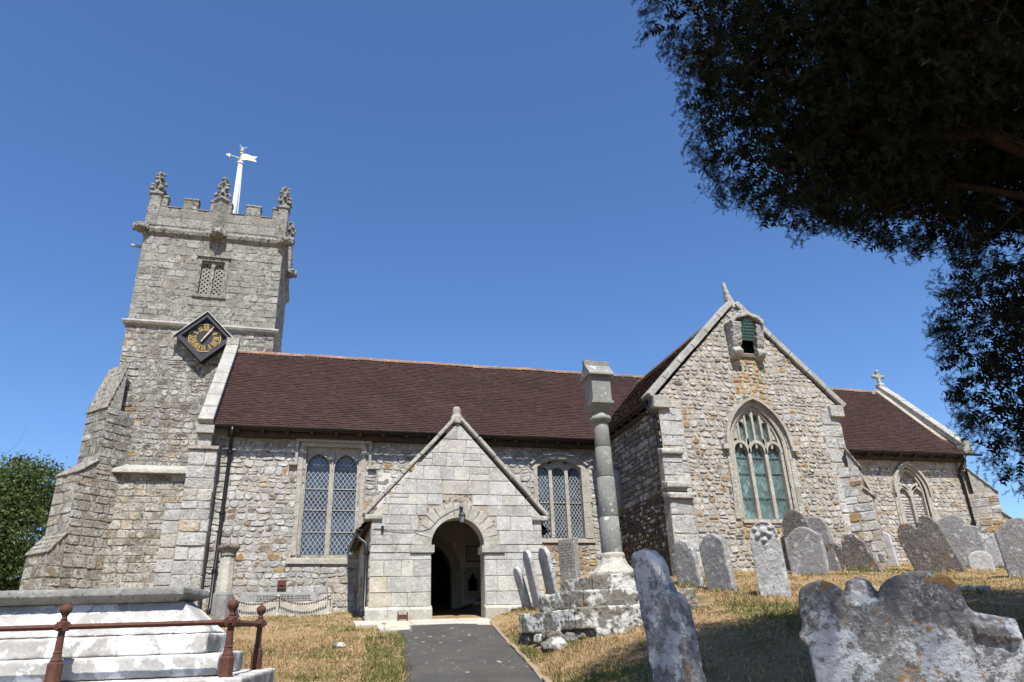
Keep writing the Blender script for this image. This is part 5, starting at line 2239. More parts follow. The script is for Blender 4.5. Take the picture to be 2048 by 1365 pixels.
fbox(m, ftr, 10.50, 10.92, 8.06, 8.13, 0, .22)
m.lathe(tuple(ftr.p(10.74, 8.14, .08)), [(.04, 0), (.09, .03), (.1, .08), (.05, .13)], 8)
remesh(m.build('canopy_stone', M['coping'], ni), 0.025, 0.05, 0.1)
m = MB()
m.add([ftr.p(10.44, 7.0, -.06), ftr.p(11.04, 7.0, -.06), ftr.p(11.04, 8.0, -.06), ftr.p(10.44, 8.0, -.06)], [(0, 1, 2, 3)])
m.build('dark_backing', M['recess_shade'], ni)
m = MB()
arcp = arch_path(10.73, 7.74, .21, .2, 6, 'round')
Q = [(10.52, 7.36)] + arcp + [(10.94, 7.36)]
m.add([ftr.p(u, z, .14 + (z - 7.36) * .3) for u, z in Q], [tuple(range(len(Q)))])
m.build('mesh_backing', M['mesh_green'], ni)
m = MB()
for i in range(7):
    z = 7.40 + i * .08
    m.tube([ftr.p(10.52, z, .155 + (z - 7.36) * .3), ftr.p(10.94, z, .155 + (z - 7.36) * .3)], .005, 4)
for i in range(6):
    u = 10.55 + i * .073
    m.tube([ftr.p(u, 7.37, .158), ftr.p(u, 7.86, .305)], .005, 4)
m.build('wire_mesh', M['lead_green'], ni)
m = MB()
fbox(m, ftr, 10.48, 11.0, 6.93, 7.02, -.1, .05)
m.build('niche_sill', M['mortar_dark'], ni)
# wall tablet on the west side of the transept
wt = empty('wall_tablet', (8.0, 18.3, 3.4))
tag(wt, 'grey arched memorial tablet on the shaded transept side wall', 'tablet')
ftb = Frame((TX0 + .0, 0, 0), (0, -1, 0))
m = MB()
Q = [(-18.62, 3.55), (-18.0, 3.55), (-18.0, 4.35)] + [(p[0], p[1]) for p in reversed(arch_path(-18.31, 4.35, .31, .22, 8, 'round'))][1:]
n = len(Q)
m.add([ftb.p(u, z, .0) for u, z in Q] + [ftb.p(u, z, .09) for u, z in Q], [tuple(range(n - 1, -1, -1)), tuple(range(n, 2 * n))] + [(i, (i + 1) % n, (i + 1) % n + n, i + n) for i in range(n)])
m.build('panel', M['column'], wt)
m = MB()
fbox(m, ftb, -18.68, -17.94, 3.46, 3.55, 0, .14)
fbox(m, ftb, -18.45, -18.17, 3.3, 3.46, 0, .08)
m.build('ledge', M['column'], wt)

# ---------------- chancel windows
cw1 = empty('chancel_window', (18.85, YN, 2.6), church)
tag(cw1, 'blocked two-light pointed window with stone Y-shaped tracery')
CC, CA, CS, CH = 18.86, 0.50, 4.40, 0.78
cp = arch_path(CC, CS, CA, CH, 10, 'pointed')
cfull = [(CC - CA, 2.2)] + cp + [(CC + CA, 2.2)]
m = MB()
ring(m, fn, cfull, -.05, .06, -.2, .0)
ring(m, fn, cfull, .04, .14, -.2, .05)
m.build('moulded_surround', M['dressed_plain'], cw1)
rd = random.Random(19)
for sgn in (-1, 1):
    z = 2.2
    while z < CS:
        h = min(rd.uniform(.3, .45), CS - z)
        m = MB()
        a, b = CC + sgn * (CA + .135), CC + sgn * (CA + rd.uniform(.2, .34))
        fbox(m, fn, min(a, b), max(a, b), z + .004, z + h - .004, -.1, .035, t_dress(rd))
        m.build('jamb_stone', M['dressed'], cw1, tint=True)
        z += h
m = MB()
ring(m, fn, [(CC - CA, CS - .05)] + cp[1:-1] + [(CC + CA, CS - .05)], .14, .22, -.02, .12)
m.build('hood_mould', M['dressed_plain'], cw1)
m = MB()
fbox(m, fn, CC - .05, CC + .05, 2.2, CS + .1, -.16, -.02)
for sgn in (-1, 1):
    ring(m, fn, [(CC + sgn * CA * t, CS + .08 + .34 * t ** 1.3) for t in ((0, .25, .5, .75) if sgn > 0 else (.75, .5, .25, 0))], -.045, .045, -.16, -.03)
    H = arch_path(CC + sgn * (CA + .05) / 2, CS - .12, (CA - .05) / 2, .3, 8, 'pointed')
    ring(m, fn, H, -.03, .05, -.16, -.03)
m.build('y_tracery', M['dressed_plain'], cw1)
fcb = south(YN + .14)


def cb_holes(za, zb):
    w = CA
    if za > CS:
        w = CA * max(0.05, 1 - ((za - CS) / CH) ** 1.5)
    return [(CC - 2, CC - w), (CC + w, CC + 2), (CC - .05, CC + .05)]


polys = layout(CC - CA, CC + CA, 2.3, 5.1, (0.08, 0.12), (0.09, 0.16), cb_holes, wob=0.02, gap=0.007, split=0, cut=0.4, seed=131)
m = MB()
fbox(m, fn, CC - CA - .1, CC + CA + .1, 2.2, CS + .9, -.25, -.14)
blk = m.build('blocking', M['mortar_pale'], cw1)
rest = MB()
rd = random.Random(5)
for q in polys:
    Vv, Fc = stone_geo(fcb, q, rd.uniform(.012, .025), rd)
    rest.add(Vv, Fc, pick(rd, [(3, (0.5, 0.5, 0.48)), (1, (0.36, 0.35, 0.34)), (1, (0.42, 0.38, 0.33))]))
o = rest.build('flint_infill', M['rubble'], cw1, smooth=True, tint=True)
tag(o, kind='stuff')
cw2 = empty('chancel_doorway', (16.4, YN, 2.6), church)
tag(cw2, 'pointed arch half hidden behind the transept buttress')
cp2 = arch_path(16.42, 4.12, 0.62, 1.0, 10, 'pointed')
m = MB()
ring(m, fn, [(15.8, 2.0)] + cp2 + [(17.04, 2.0)], -.02, .14, -.2, .05)
ring(m, fn, [(15.8, 4.05)] + cp2[1:-1] + [(17.04, 4.05)], .14, .22, -.02, .13)
fbox(m, fn, 17.12, 17.32, 4.02, 4.14, 0, .14)
m.build('moulded_surround', M['dressed_plain'], cw2)
m = MB()
Q = [(15.8, 2.0)] + cp2 + [(17.04, 2.0)]
m.add([fn.p(u, z, .006) for u, z in Q], [tuple(range(len(Q)))])
m.build('blocking', M['mortar_pale'], cw2)

# ------------------------------------------------------------------ churchyard: cross
cxr, cyr = 5.03, 12.0
cross = empty('churchyard_cross', (cxr, cyr, 0.0))
tag(cross, 'tall stone column with gabled sundial head on three octagonal lichened steps', 'column')


def octo_step(Rr, z0, z1, seed, rough=0.03):
    rd = random.Random(seed)
    stp = empty('step', (cxr, cyr, z0), cross)
    for k in range(8):
        a0, a1 = math.pi / 4 * k, math.pi / 4 * (k + 1)
        n = 1
        p0, p1 = Vector((math.cos(a0), math.sin(a0), 0)) * Rr, Vector((math.cos(a1), math.sin(a1), 0)) * Rr
        for i in range(n):
            q0, q1 = p0.lerp(p1, i / n + .003), p0.lerp(p1, (i + 1) / n - .003)
            c = Vector((cxr, cyr, 0))
            m = MB()
            s = 0.55
            dz = rd.uniform(-.015, .012)
            rr = 1 + rd.uniform(-.02, .015)
            m.hexa([c + q0 * rr + Vector((0, 0, z0)), c + q1 * rr + Vector((0, 0, z0)), c + q1 * s + Vector((0, 0, z0)), c + q0 * s + Vector((0, 0, z0)),
                    c + q0 * rr + Vector((0, 0, z1 + dz)), c + q1 * rr + Vector((0, 0, z1 + dz)), c + q1 * s + Vector((0, 0, z1 + dz)), c + q0 * s + Vector((0, 0, z1 + dz))])
            remesh(m.build('step_block', M['steps'], stp), 0.02, 0.035, 0.22)


octo_step(1.70, 0.30, 0.60, 1)
octo_step(1.36, 0.60, 0.87, 2)
octo_step(0.97, 0.86, 1.11, 3)
m = MB()
m.lathe((cxr, cyr, -.3), [(1.58, 0), (1.6, .62)], 8)
m.lathe((cxr, cyr, .3), [(0.9, 0), (0.9, .54), (.6, .56), (.6, .78)], 8)
o = m.build('step_core', M['mortar_dark'], cross)
rd = random.Random(2)
for k in range(34):
    a = rd.uniform(math.pi * 0.95, math.pi * 1.85)
    r_ = 1.52 + rd.uniform(-.05, .06)
    x, y = cxr + r_ * math.cos(a), cyr + r_ * math.sin(a)
    zg = gz(x, y)
    if zg > .34:
        continue
    z = rd.uniform(max(zg - .05, .0), .26)
    s = rd.uniform(.09, .17)
    m = MB()
    m.lathe((x, y, z - s * .5), [(s * .9, 0), (s * 1.1, s * .3), (s * 1.05, s * .8), (s * .8, s)], 5, rd.uniform(0, 6))
    remesh(m.build('footing_stone', M['steps'], cross), 0.025, 0.06, 0.1)
# pedestal and shaft
m = MB()
m.lathe((cxr, cyr, 1.08), [(.40, 0), (.40, .13), (.36, .16), (.27, .25), (.23, .34), (.215, .36)], 8, math.pi / 8)
m.lathe((cxr, cyr, 1.42), [(.2, 0), (.215, .04), (.215, .09), (.19, .12)], 20)
remesh(m.build('pedestal', M['pedestal'], cross), 0.018, 0.015, 0.12)
zs_ = [1.52, 2.15, 2.85, 3.4, 3.86]
for i in range(4):
    z0, z1 = zs_[i] + .003, zs_[i + 1] - .003
    r0 = .185 - (.185 - .135) * (zs_[i] - 1.52) / 2.34
    r1 = .185 - (.185 - .135) * (zs_[i + 1] - 1.52) / 2.34
    m = MB()
    m.lathe((cxr + .0, cyr, 0), [(r0 - .006, z0), (r0, z0 + .01), (r1, z1 - .01), (r1 - .006, z1)], 24)
    m.build('shaft_drum', M['column'], cross, smooth=True)
m = MB()
m.lathe((cxr, cyr, 3.86), [(.14, 0), (.19, .03), (.205, .07), (.19, .11), (.14, .13), (.11, .16), (.10, .20), (.12, .25)], 20)
m.build('capital', M['column'], cross, smooth=True)
m = MB()
rot = math.pi / 4
q = .7071
hx, hy = .17, .17
m.lathe((cxr, cyr, 4.08), [(.13 * 1.414, 0), (.13 * 1.414, .04), (.21 * 1.414, .12), (.21 * 1.414, .17), (.185 * 1.414, .18), (.185 * 1.414, .66)], 4, rot)
m.build('sundial_block', M['column'], cross)
m = MB()
a, b = .245, .205
zr = 4.74
m.add([(cxr - a, cyr - .26, zr), (cxr + a, cyr - .26, zr), (cxr + a, cyr + .26, zr), (cxr - a, cyr + .26, zr), (cxr - a, cyr, zr + .30), (cxr + a, cyr, zr + .30), (cxr - a, cyr - .26, zr + .03), (cxr + a, cyr - .26, zr + .03), (cxr + a, cyr + .26, zr + .03), (cxr - a, cyr + .26, zr + .03)],
      [(0, 3, 2, 1), (0, 1, 7, 6), (6, 7, 5, 4), (8, 9, 4, 5), (2, 3, 9, 8), (0, 6, 4, 9, 3), (1, 2, 8, 5, 7)])
m.box((cxr - a - .005, cyr - .05, zr + .25), (cxr + a + .005, cyr + .05, zr + .345))
hb = m.build('gabled_cap', M['column'], cross)
m = MB()
P = [(cxr + .11 * math.cos(t), cyr - .1335, 4.5 + .11 * math.sin(t)) for t in np.linspace(0, math.pi, 9)]
fcs = south(cyr - .131)
ring(m, fcs, [(p[0], p[2]) for p in reversed(P)], 0, .018, 0, .006)
m.build('carved_arc', M['column'], cross)

# ------------------------------------------------------------------ gravestones


def prof(kind, w, h, par=0.0):
    a = w / 2
    top = []
    def arc(cx, cz, r_, t0, t1, n=10, rz=None):
        rz = rz or r_
        return [(cx + r_ * math.cos(t0 + (t1 - t0) * i / n), cz + rz * math.sin(t0 + (t1 - t0) * i / n)) for i in range(n + 1)]
    if kind == 'round':
        top = arc(0, h - a * .8, a, 0, math.pi, 16, a * .8)
    elif kind == 'gothic':
        P = arch_path(0, h - a * 1.25, a, a * 1.25, 8, 'pointed')
        top = list(reversed(P))
    elif kind == 'shoulder':
        r_ = a * .68
        top = [(a, h - r_ * 1.15), (a * .86, h - r_ * 1.05), (r_, h - r_ * .95)] + arc(0, h - r_ * .85, r_, 0.05, math.pi - .05, 12, r_ * .85) + [(-r_, h - r_ * .95), (-a * .86, h - r_ * 1.05), (-a, h - r_ * 1.15)]
    elif kind == 'ogee':
        top = [(a, h - .26 * w), (a * .8, h - .22 * w), (a * .58, h - .12 * w), (a * .3, h - .03 * w), (0, h), (-a * .3, h - .03 * w), (-a * .58, h - .12 * w), (-a * .8, h - .22 * w), (-a, h - .26 * w)]
    elif kind == 'double':
        r_ = a * .40
        top = [(a, h - r_ * 1.5), (a * .93, h - r_ * 1.25)] + arc(a * .46, h - r_, r_ * 1.0, .1, math.pi * .96, 10) + [(a * .03, h - r_ * 1.12), (-a * .03, h - r_ * 1.12)] + arc(-a * .46, h - r_, r_, math.pi * .04, math.pi - .1, 10) + [(-a * .93, h - r_ * 1.25), (-a, h - r_ * 1.5)]
    elif kind == 'plain':
        top = [(a, h - .02), (a - .02, h), (-a + .02, h), (-a, h - .02)]
    elif kind == 'slant':
        top = [(a, h - .14), (a * .7, h - .05), (a * .2, h), (-a * .6, h), (-a, h - .03)]
    elif kind == 'half':
        top = [(a, h - .34), (a * .92, h - .27), (a * .55, h - .25), (a * .38, h - .2), (a * .2, h - .08), (-a * .25, h), (-a * .9, h), (-a, h - .02)]
    elif kind == 'decor':
        r_ = a * .72
        top = [(a, h - r_ * 1.9), (a * .97, h - r_ * 1.7), (r_ * 1.05, h - r_ * 1.45), (r_, h - r_)] + arc(0, h - r_, r_, 0.05, math.pi - .05, 14) + [(-r_, h - r_), (-r_ * 1.05, h - r_ * 1.45), (-a * .97, h - r_ * 1.7), (-a, h - r_ * 1.9)]
    elif kind == 'scroll':
        top = [(a, h - .25), (a * .95, h - .16), (a * .7, h - .13), (a * .55, h - .03), (a * .3, h), (0, h - .05), (-a * .3, h - .02), (-a * .7, h - .08), (-a, h - .1)]
    elif kind == 'cherub':
        top = [(.42, h - .27), (.42, h - .225), (.35, h - .205), (.29, h - .19), (.27, h - .16), (.262, h - .09)] + arc(.115, h - .085, .147, 0, math.pi * .93, 14, .075) + [(-.04, h - .10), (-.105, h - .12), (-.165, h - .10), (-.18, h - .06)] + arc(-.265, h - .06, .09, .2, math.pi * .95, 10, .06) + [(-.36, h - .1), (-.365, h - .19), (-.385, h - .2), (-.385, h - .23), (-.36, h - .25)]
    top[0] = (top[0][0], top[0][1])
    if kind == 'cherub':
        return [(-.36, -.35), (.41, -.35)] + top
    return [(-a, -.35), (a, -.35)] + top


GM = [grave_mat('headstone_grey', (0.25, 0.24, 0.235), 500, white=.85, wthr=.56, orange=.4, othr=.63, wscale=5),
      grave_mat('headstone_brown', (0.165, 0.145, 0.13), 540, white=.88, orange=.7, wthr=.575, othr=.59, wscale=5),
      grave_mat('headstone_pale', (0.40, 0.395, 0.385), 580, white=.85, wthr=.52, dark=.6, orange=.3, wscale=5),
      grave_mat('headstone_mid', (0.30, 0.29, 0.28), 620, white=.85, wthr=.55, orange=.4, othr=.64, wscale=5),
      grave_mat('headstone_white', (0.52, 0.50, 0.46), 660, white=.6, dark=.35, orange=.2, wthr=.5, spots=.2),
      grave_mat('headstone_streaked', (0.24, 0.24, 0.25), 700, white=.88, wthr=.49, wscale=6, orange=.5, spots=.0),
      grave_mat('headstone_mottled', (0.20, 0.19, 0.18), 740, white=.85, wthr=.50, wscale=5, orange=.85, othr=.57, spots=.25)]


def headstone(X, Y, w, h, t, kind, yaw, fb, side, mat, label, voxel=0.022, wear=0.012, extra=None, inscr=False):
    P = prof(kind, w, h)
    n = len(P)
    z = gz(X, Y)
    T = Matrix.Translation((X, Y, z)) @ Matrix.Rotation(R(yaw), 4, 'Z') @ Matrix.Rotation(R(fb), 4, 'X') @ Matrix.Rotation(R(side), 4, 'Y')
    Vv = [(x, -t / 2, zz) for x, zz in P] + [(x, t / 2, zz) for x, zz in P]
    Fc = [tuple(range(n)), tuple(range(2 * n - 1, n - 1, -1))] + [(i, i + n, (i + 1) % n + n, (i + 1) % n) for i in range(n)]
    m = MB()
    m.add(xf(Vv, T), Fc)
    if extra:
        extra(m, T, t, h)
    o = m.build('headstone', GM[mat], origin=(X, Y, z))
    remesh(o, voxel, wear, 0.12)
    tag(o, label, 'gravestone', 'headstones in the churchyard')
    return o


def ex_decor(m, T, t, h):
    s = MB()
    for (x, z, r_) in ((0, h - .16, .07), (-.09, h - .22, .05), (.09, h - .22, .05), (0, h - .3, .045), (-.12, h - .12, .04), (.12, h - .12, .04)):
        s.lathe((0, 0, 0), [(.01, -r_ * .0), (r_, 0.0), (r_ * .8, .03), (.01, .045)], 8)
        M2 = T @ Matrix.Translation((x, -t / 2 + .005, z)) @ Matrix.Rotation(R(90), 4, 'X')
        m.add(xf(s.v, M2), s.f)
        s = MB()
    P = [(.20 * math.cos(a), h - .22 + .20 * math.sin(a)) for a in np.linspace(-.2, math.pi + .2, 14)]
    m.tube([tuple(T @ Vector((x, -t / 2 - .003, z))) for x, z in P], .018, 6)


def ex_cherub(m, T, t, h):
    # ball between the scrolls and two carved hollows
    s = MB()
    s.lathe((-.105, 0, h - .15), [(.005, 0), (.04, .012), (.062, .05), (.062, .09), (.045, .13), (.005, .15)], 14)
    m.add(xf(s.v, T), s.f)
    for (x0, x1) in ((.27, .41),):
        q = [(x0, -t / 2 - .02, h - .27), (x1, -t / 2 - .02, h - .30), (x1, t / 2, h - .30), (x0, t / 2, h - .27), (x0, -t / 2 - .02, h - .22), (x1, -t / 2 - .02, h - .255), (x1, t / 2, h - .255), (x0, t / 2, h - .22)]
        s = MB()
        s.hexa(q)
        m.add(xf(s.v, T), s.f)


headstone(4.42, 15.25, .46, .84, .08, 'round', -90, 15, 0, 2, 'low narrow headstone leaning west, nearest the porch wall')
headstone(4.50, 14.72, .48, 1.16, .08, 'round', -91, 11, 0, 2, 'thin jagged headstone leaning left, middle of three beside the porch')
headstone(4.76, 14.42, .52, 1.17, .09, 'round', -88, 11, 0, 2, 'rounded headstone touching the cross steps, rightmost of three by the porch')
o = headstone(6.28, 17.73, .55, 1.04, .17, 'plain', -62, 1, 0, 3, 'plain square-topped slab with worn lettering under the three-light window', wear=.006)
headstone(1.97, 3.75, .28, 1.60, .11, 'half', -72, 3, -4, 5, 'tall broken headstone leaning left in foreground shade by the cross', voxel=.012, wear=.014)
headstone(7.16, 13.30, .58, .86, .12, 'shoulder', -72, 3, -6, 3, 'short shouldered headstone just right of the cross steps')
headstone(7.22, 12.27, .60, 1.03, .12, 'ogee', -74, 3, -4, 3, 'grey ogee-topped headstone before the transept corner')
headstone(7.12, 10.55, .46, 1.14, .12, 'decor', -42, 1, -1, 2, 'upright headstone with carved round flower panel at its top', voxel=.014, wear=.016, extra=ex_decor)
headstone(10.95, 14.85, .72, 1.42, .13, 'gothic', -72, 2, -3, 1, 'tallest pointed dark headstone under the transept window')
headstone(10.05, 13.55, .78, .98, .12, 'ogee', -58, 2, 0, 3, 'grey headstone spotted with round white lichen in front of the pointed one')
headstone(11.2, 14.5, .66, 1.2, .12, 'round', -62, 3, -6, 0, 'dark round-topped headstone directly behind the white-spotted one')
headstone(11.55, 14.0, .98, .74, .12, 'double', -58, 8, -18, 1, 'low double-humped headstone leaning over yellow flowers')
headstone(13.9, 15.6, .42, .86, .10, 'slant', -60, 0, -4, 4, 'small plain cream headstone standing alone below the chancel wall')
headstone(12.72, 12.9, .88, 1.14, .13, 'double', -56, 6, -14, 1, 'large brown double-humped headstone with orange lichen tilting left')
headstone(14.85, 14.25, 1.02, 1.24, .12, 'shoulder', -55, 2, -6, 3, 'broad grey headstone right behind the large brown double one')
headstone(14.3, 13.35, .46, .40, .10, 'round', -48, 0, 0, 4, 'tiny rounded white stub between larger headstones')
headstone(15.9, 14.1, .85, .80, .12, 'scroll', -52, 0, 0, 2, 'pale scroll-topped headstone behind the tiny white stub')
headstone(12.75, 10.85, .80, 1.08, .13, 'ogee', -47, 2, -2, 0, 'dark grey headstone cut off by the right edge of the picture')
headstone(2.47, 2.74, .85, 1.20, .13, 'cherub', -40, 4, -3, 6, 'big lichened headstone with scrolled top and ball in the shaded foreground', voxel=.010, wear=.012, extra=ex_cherub)
# worn lettering on the square slab
m = MB()
T = Matrix.Translation((6.28, 17.73, gz(6.28, 17.73))) @ Matrix.Rotation(R(-62), 4, 'Z') @ Matrix.Rotation(R(1), 4, 'X')
rd = random.Random(8)
for i in range(9):
    z = .88 - i * .065
    u = -.19
    while u < .17:
        w = rd.uniform(.03, .08)
        s = [(u, -.0895, z), (min(u + w, .19), -.0895, z), (min(u + w, .19), -.0895, z + .02), (u, -.0895, z + .02)]
        m.add(xf(s, T), [(0, 1, 2, 3)])
        u += w + .018
tag(m.build('worn_lettering', M['slab'], o), kind='stuff')
# flat ledger fragment
m = MB()
x, y = 9.2, 9.1
z = gz(x, y)
m.add([(x - .28, y + .22, z - .05), (x + .30, y - .28, z - .05), (x + .42, y - .1, z - .05), (x - .1, y + .35, z - .05), (x - .28, y + .22, z + .11), (x + .30, y - .28, z + .05), (x + .42, y - .1, z + .06), (x - .1, y + .35, z + .12)],
      [(0, 3, 2, 1), (4, 5, 6, 7), (0, 1, 5, 4), (1, 2, 6, 5), (2, 3, 7, 6), (3, 0, 4, 7)])
o = m.build('ledger_fragment', GM[2])
remesh(o, .02, .03)
tag(o, 'flat broken stone fragment lying on the grass behind the big headstone', 'stone')
for (x, y, s, lb) in ((3.55, 10.9, .17, 'rounded boulder at the foot of the cross steps'), (2.3, 14.2, 0, ''), (0.55, 12.6, .09, 'small stone lying in the dry grass left of the path')):
    if not s:
        continue
    m = MB()
    z = gz(x, y)
    m.lathe((x, y, z - s * .4), [(s * .6, 0), (s * 1.3, s * .3), (s * 1.2, s * .8), (s * .6, s * 1.2), (.02, s * 1.3)], 9)
    o = m.build('boulder', M['steps'])
    remesh(o, .02, .08, .12)
    tag(o, lb, 'stone')

# ------------------------------------------------------------------ railed tomb on the left
TH = R(6.6)
LA, LB = Vector((math.cos(TH), -math.sin(TH), 0)), Vector((math.sin(TH), math.cos(TH), 0))
T0 = Vector((-0.6, 7.0, 0))


def tp(l, w, z):
    return T0 + LA * l + LB * w + Vector((0, 0, z + .03 * w))


def tbox(mb, l0, l1, w0, w1, z0, z1, L0=None, L1=None, W0=None, W1=None):
    L0, L1, W0, W1 = [a if b is None else b for a, b in ((l0, L0), (l1, L1), (w0, W0), (w1, W1))]
    mb.hexa([tp(l0, w0, z0), tp(l1, w0, z0), tp(l1, w1, z0), tp(l0, w1, z0), tp(L0, W0, z1), tp(L1, W0, z1), tp(L1, W1, z1), tp(L0, W1, z1)])


tomb = empty('chest_tomb', tuple(tp(-1.5, .8, -.75)))
tag(tomb, 'white stepped chest tomb with grey overhanging ledger slab at the left', 'tomb')
for nm, a, mat_ in (('kerb', (-3.6, .16, -.14, 1.6, -.95, -.09), 'tomb'), ('lower_step', (-3.3, -.125, .25, 1.36, -.085, .09), 'tomb'), ('upper_step', (-3.15, -.275, .42, 1.2, .095, .26), 'tomb')):
    m = MB()
    tbox(m, *a)
    o = m.build(nm, M[mat_], tomb)
    remesh(o, .018, .008, .1)
m = MB()
tbox(m, -3.15, -.28, .425, 1.195, .262, .545, -2.85, -.575, .63, 1.0)
o = m.build('sloping_top', M['tomb'], tomb)
remesh(o, .018, .006, .1)
m = MB()
m.hexa([tp(-2.9, .58, .54), tp(-.62, .58, .54), tp(-.62, 1.05, .54), tp(-2.9, 1.1, .54), tp(-3.0, .48, .60), tp(-.55, .48, .60), tp(-.47, 1.2, .60), tp(-3.0, 1.3, .60)])
m.hexa([tp(-3.0, .48, .60), tp(-.55, .48, .60), tp(-.47, 1.2, .60), tp(-3.0, 1.3, .60), tp(-2.98, .49, .665), tp(-.56, .49, .665), tp(-.49, 1.18, .665), tp(-2.98, 1.28, .665)])
o = m.build('ledger_slab', M['slab'], tomb)
remesh(o, .016, .012, .1)
rail = empty('tomb_railing', tuple(tp(-1.3, .3, -.09)))
tag(rail, 'rusty iron railing with ball finials standing on the white tomb kerb', 'railing')


def rail_post(l, w):
    b = tp(l, w, -.092)
    r_ = empty('post', tuple(b), rail)
    m = MB()
    c = tuple(b)
    m.lathe(c, [(.058, 0), (.058, .15), (.05, .165)], 8, math.pi / 8)
    m.lathe(c, [(.045, .16), (.047, .175), (.036, .20), (.033, .225), (.037, .235), (.03, .245), (.028, .38), (.028, .42)], 12)
    m.build('shaft', M['rust'], r_, smooth=False)
    m = MB()
    m.lathe(c, [(.03, .395), (.05, .40), (.052, .465), (.034, .475)], 8, math.pi / 8)
    for k in range(4):
        a = math.pi / 2 * k - TH
        m.lathe((c[0] + .05 * math.cos(a), c[1] + .05 * math.sin(a), c[2] + .41), [(.012, 0), (.02, .01), (.02, .035), (.012, .045)], 8)
    m.build('socket', M['rust'], r_)
    m = MB()
    m.lathe(c, [(.03, .475), (.022, .495), (.02, .51), (.032, .53), (.044, .55), (.048, .565), (.044, .585), (.026, .603), (.01, .612), (.008, .625), (.002, .632)], 16)
    m.build('ball_finial', M['rust'], r_, smooth=True)


for (l, w) in ((0, 0), (-1.33, 0), (-2.66, 0), (0, 1.4), (-3.5, 0), (-3.5, 1.4), (-1.75, 1.4)):
    rail_post(l, w)


def rail_bar(a, b):
    m = MB()
    A, B = tp(a[0], a[1], .337), tp(b[0], b[1], .337)
    D = (B - A).normalized()
    Sx = Vector((-D.y, D.x, 0)) * .022
    Zv = Vector((0, 0, .022))
    m.hexa([A - Zv, A + Sx, B + Sx, B - Zv, A - Sx, A + Zv, B + Zv, B - Sx])
    m.build('rail', M['rust'], rail)


rail_bar((0, 0), (-1.33, 0))
rail_bar((-1.33, 0), (-2.66, 0))
rail_bar((-2.66, 0), (-3.5, 0))
rail_bar((-3.5, 0), (-3.5, 1.4))
rail_bar((0, 0), (0, 1.4))
rail_bar((0, 1.4), (-1.75, 1.4))
rail_bar((-1.75, 1.4), (-3.5, 1.4))

# ------------------------------------------------------------------ sundial pillar and chained grave by the nave wall
sx, sy = -1.72, 17.5
zg = gz(sx, sy)
sdp = empty('sundial_pillar', (sx, sy, zg))
tag(sdp, 'weathered stone sundial pillar with dark green cap beside the downpipe', 'sundial')
m = MB()
m.lathe((sx, sy, zg - .1), [(.22, 0), (.22, .62), (.205, .64), (.2, .66)], 8, math.pi / 8)
m.build('base', M['slab'], sdp)
m = MB()
m.lathe((sx, sy, zg), [(.175, .56), (.15, 1.30)], 8, math.pi / 8)
m.build('shaft', M['pedestal'], sdp)
m = MB()
m.lathe((sx, sy, zg), [(.15, 1.30), (.17, 1.33), (.16, 1.37), (.20, 1.45), (.235, 1.49), (.235, 1.54), (.2, 1.55)], 16)
m.build('cap', M['greystone'], sdp)
m = MB()
m.add([(sx - .0, sy - .1, zg + 1.55), (sx - .0, sy + .1, zg + 1.55), (sx + .0, sy + .1, zg + 1.72), (sx + .012, sy - .1, zg + 1.55), (sx + .012, sy + .1, zg + 1.55), (sx + .012, sy + .1, zg + 1.72)], [(0, 1, 2), (5, 4, 3), (0, 3, 4, 1), (1, 4, 5, 2), (2, 5, 3, 0)])
m.build('gnomon', M['greystone'], sdp)
kg = empty('kerbed_grave', (-.55, 18.75, 1.0))
tag(kg, 'low grey kerbed grave slab under the two-light nave window', 'grave')
m = MB()
m.box((-1.66, 18.5, .8), (.62, 19.25, 1.30))
remesh(m.build('base_slab', M['slab_pale'] if 'slab_pale' in M else M['pedestal'], kg), .025, .02)
m = MB()
m.hexa([(-1.5, 18.62, 1.30), (.28, 18.62, 1.30), (.28, 19.15, 1.30), (-1.5, 19.15, 1.30), (-1.44, 18.7, 1.52), (.24, 18.7, 1.5), (.24, 19.1, 1.55), (-1.44, 19.1, 1.58)])
remesh(m.build('upper_slab', M['slab'], kg), .025, .02)
m = MB()
rd = random.Random(12)
for i in range(3):
    u = -1.1
    while u < .1:
        w = rd.uniform(.03, .07)
        m.box((u, 18.612 + i * .022, 1.33 + i * .055), (u + w, 18.65 + i * .022, 1.365 + i * .055))
        u += w + .02
m.build('inscription', M['slab'], kg)
for i, x in enumerate((-.62, .52)):
    pz = gz(x, 18.38)
    m = MB()
    m.lathe((x, 18.42, pz - .05), [(.055, 0), (.055, .1), (.035, .13), (.028, .38), (.045, .41), (.03, .45), (.045, .5), (.01, .54)], 10)
    o = m.build('chain_post', M['pedestal'])
    tag(o, ('small pale chain post at the middle of the kerbed grave', 'small pale chain post at the porch end of the kerbed grave')[i], 'post', 'chain posts round the kerbed grave')
for i, (x0, x1) in enumerate(((-1.72, -.62), (-.62, .52))):
    m = MB()
    n = 22
    za, zb = gz(x0, 18.38) + .42, gz(x1, 18.38) + .42
    for k in range(n):
        t = (k + .5) / n
        x = x0 + (x1 - x0) * t
        z = za + (zb - za) * t - .16 * (1 - (2 * t - 1) ** 2)
        m.lathe((x, 18.38, z - .022), [(.006, 0), (.02, .012), (.02, .032), (.006, .044)], 6)
    o = m.build('chain', M['rust'])
    tag(o, ('rusty chain swag nearer the sundial over the kerbed grave', 'rusty chain swag nearer the porch over the kerbed grave')[i], 'chain', 'chains round the kerbed grave')
m = MB()
m.box((-.70, 19.38, 1.66), (-.50, 19.455, 1.86))
m.box((-.66, 19.36, 1.74), (-.54, 19.38, 1.80))
o = m.build('iron_box', M['rust'])
tag(o, 'rusty little iron box fixed on the nave wall above the grave', 'iron box')

# ------------------------------------------------------------------ trees


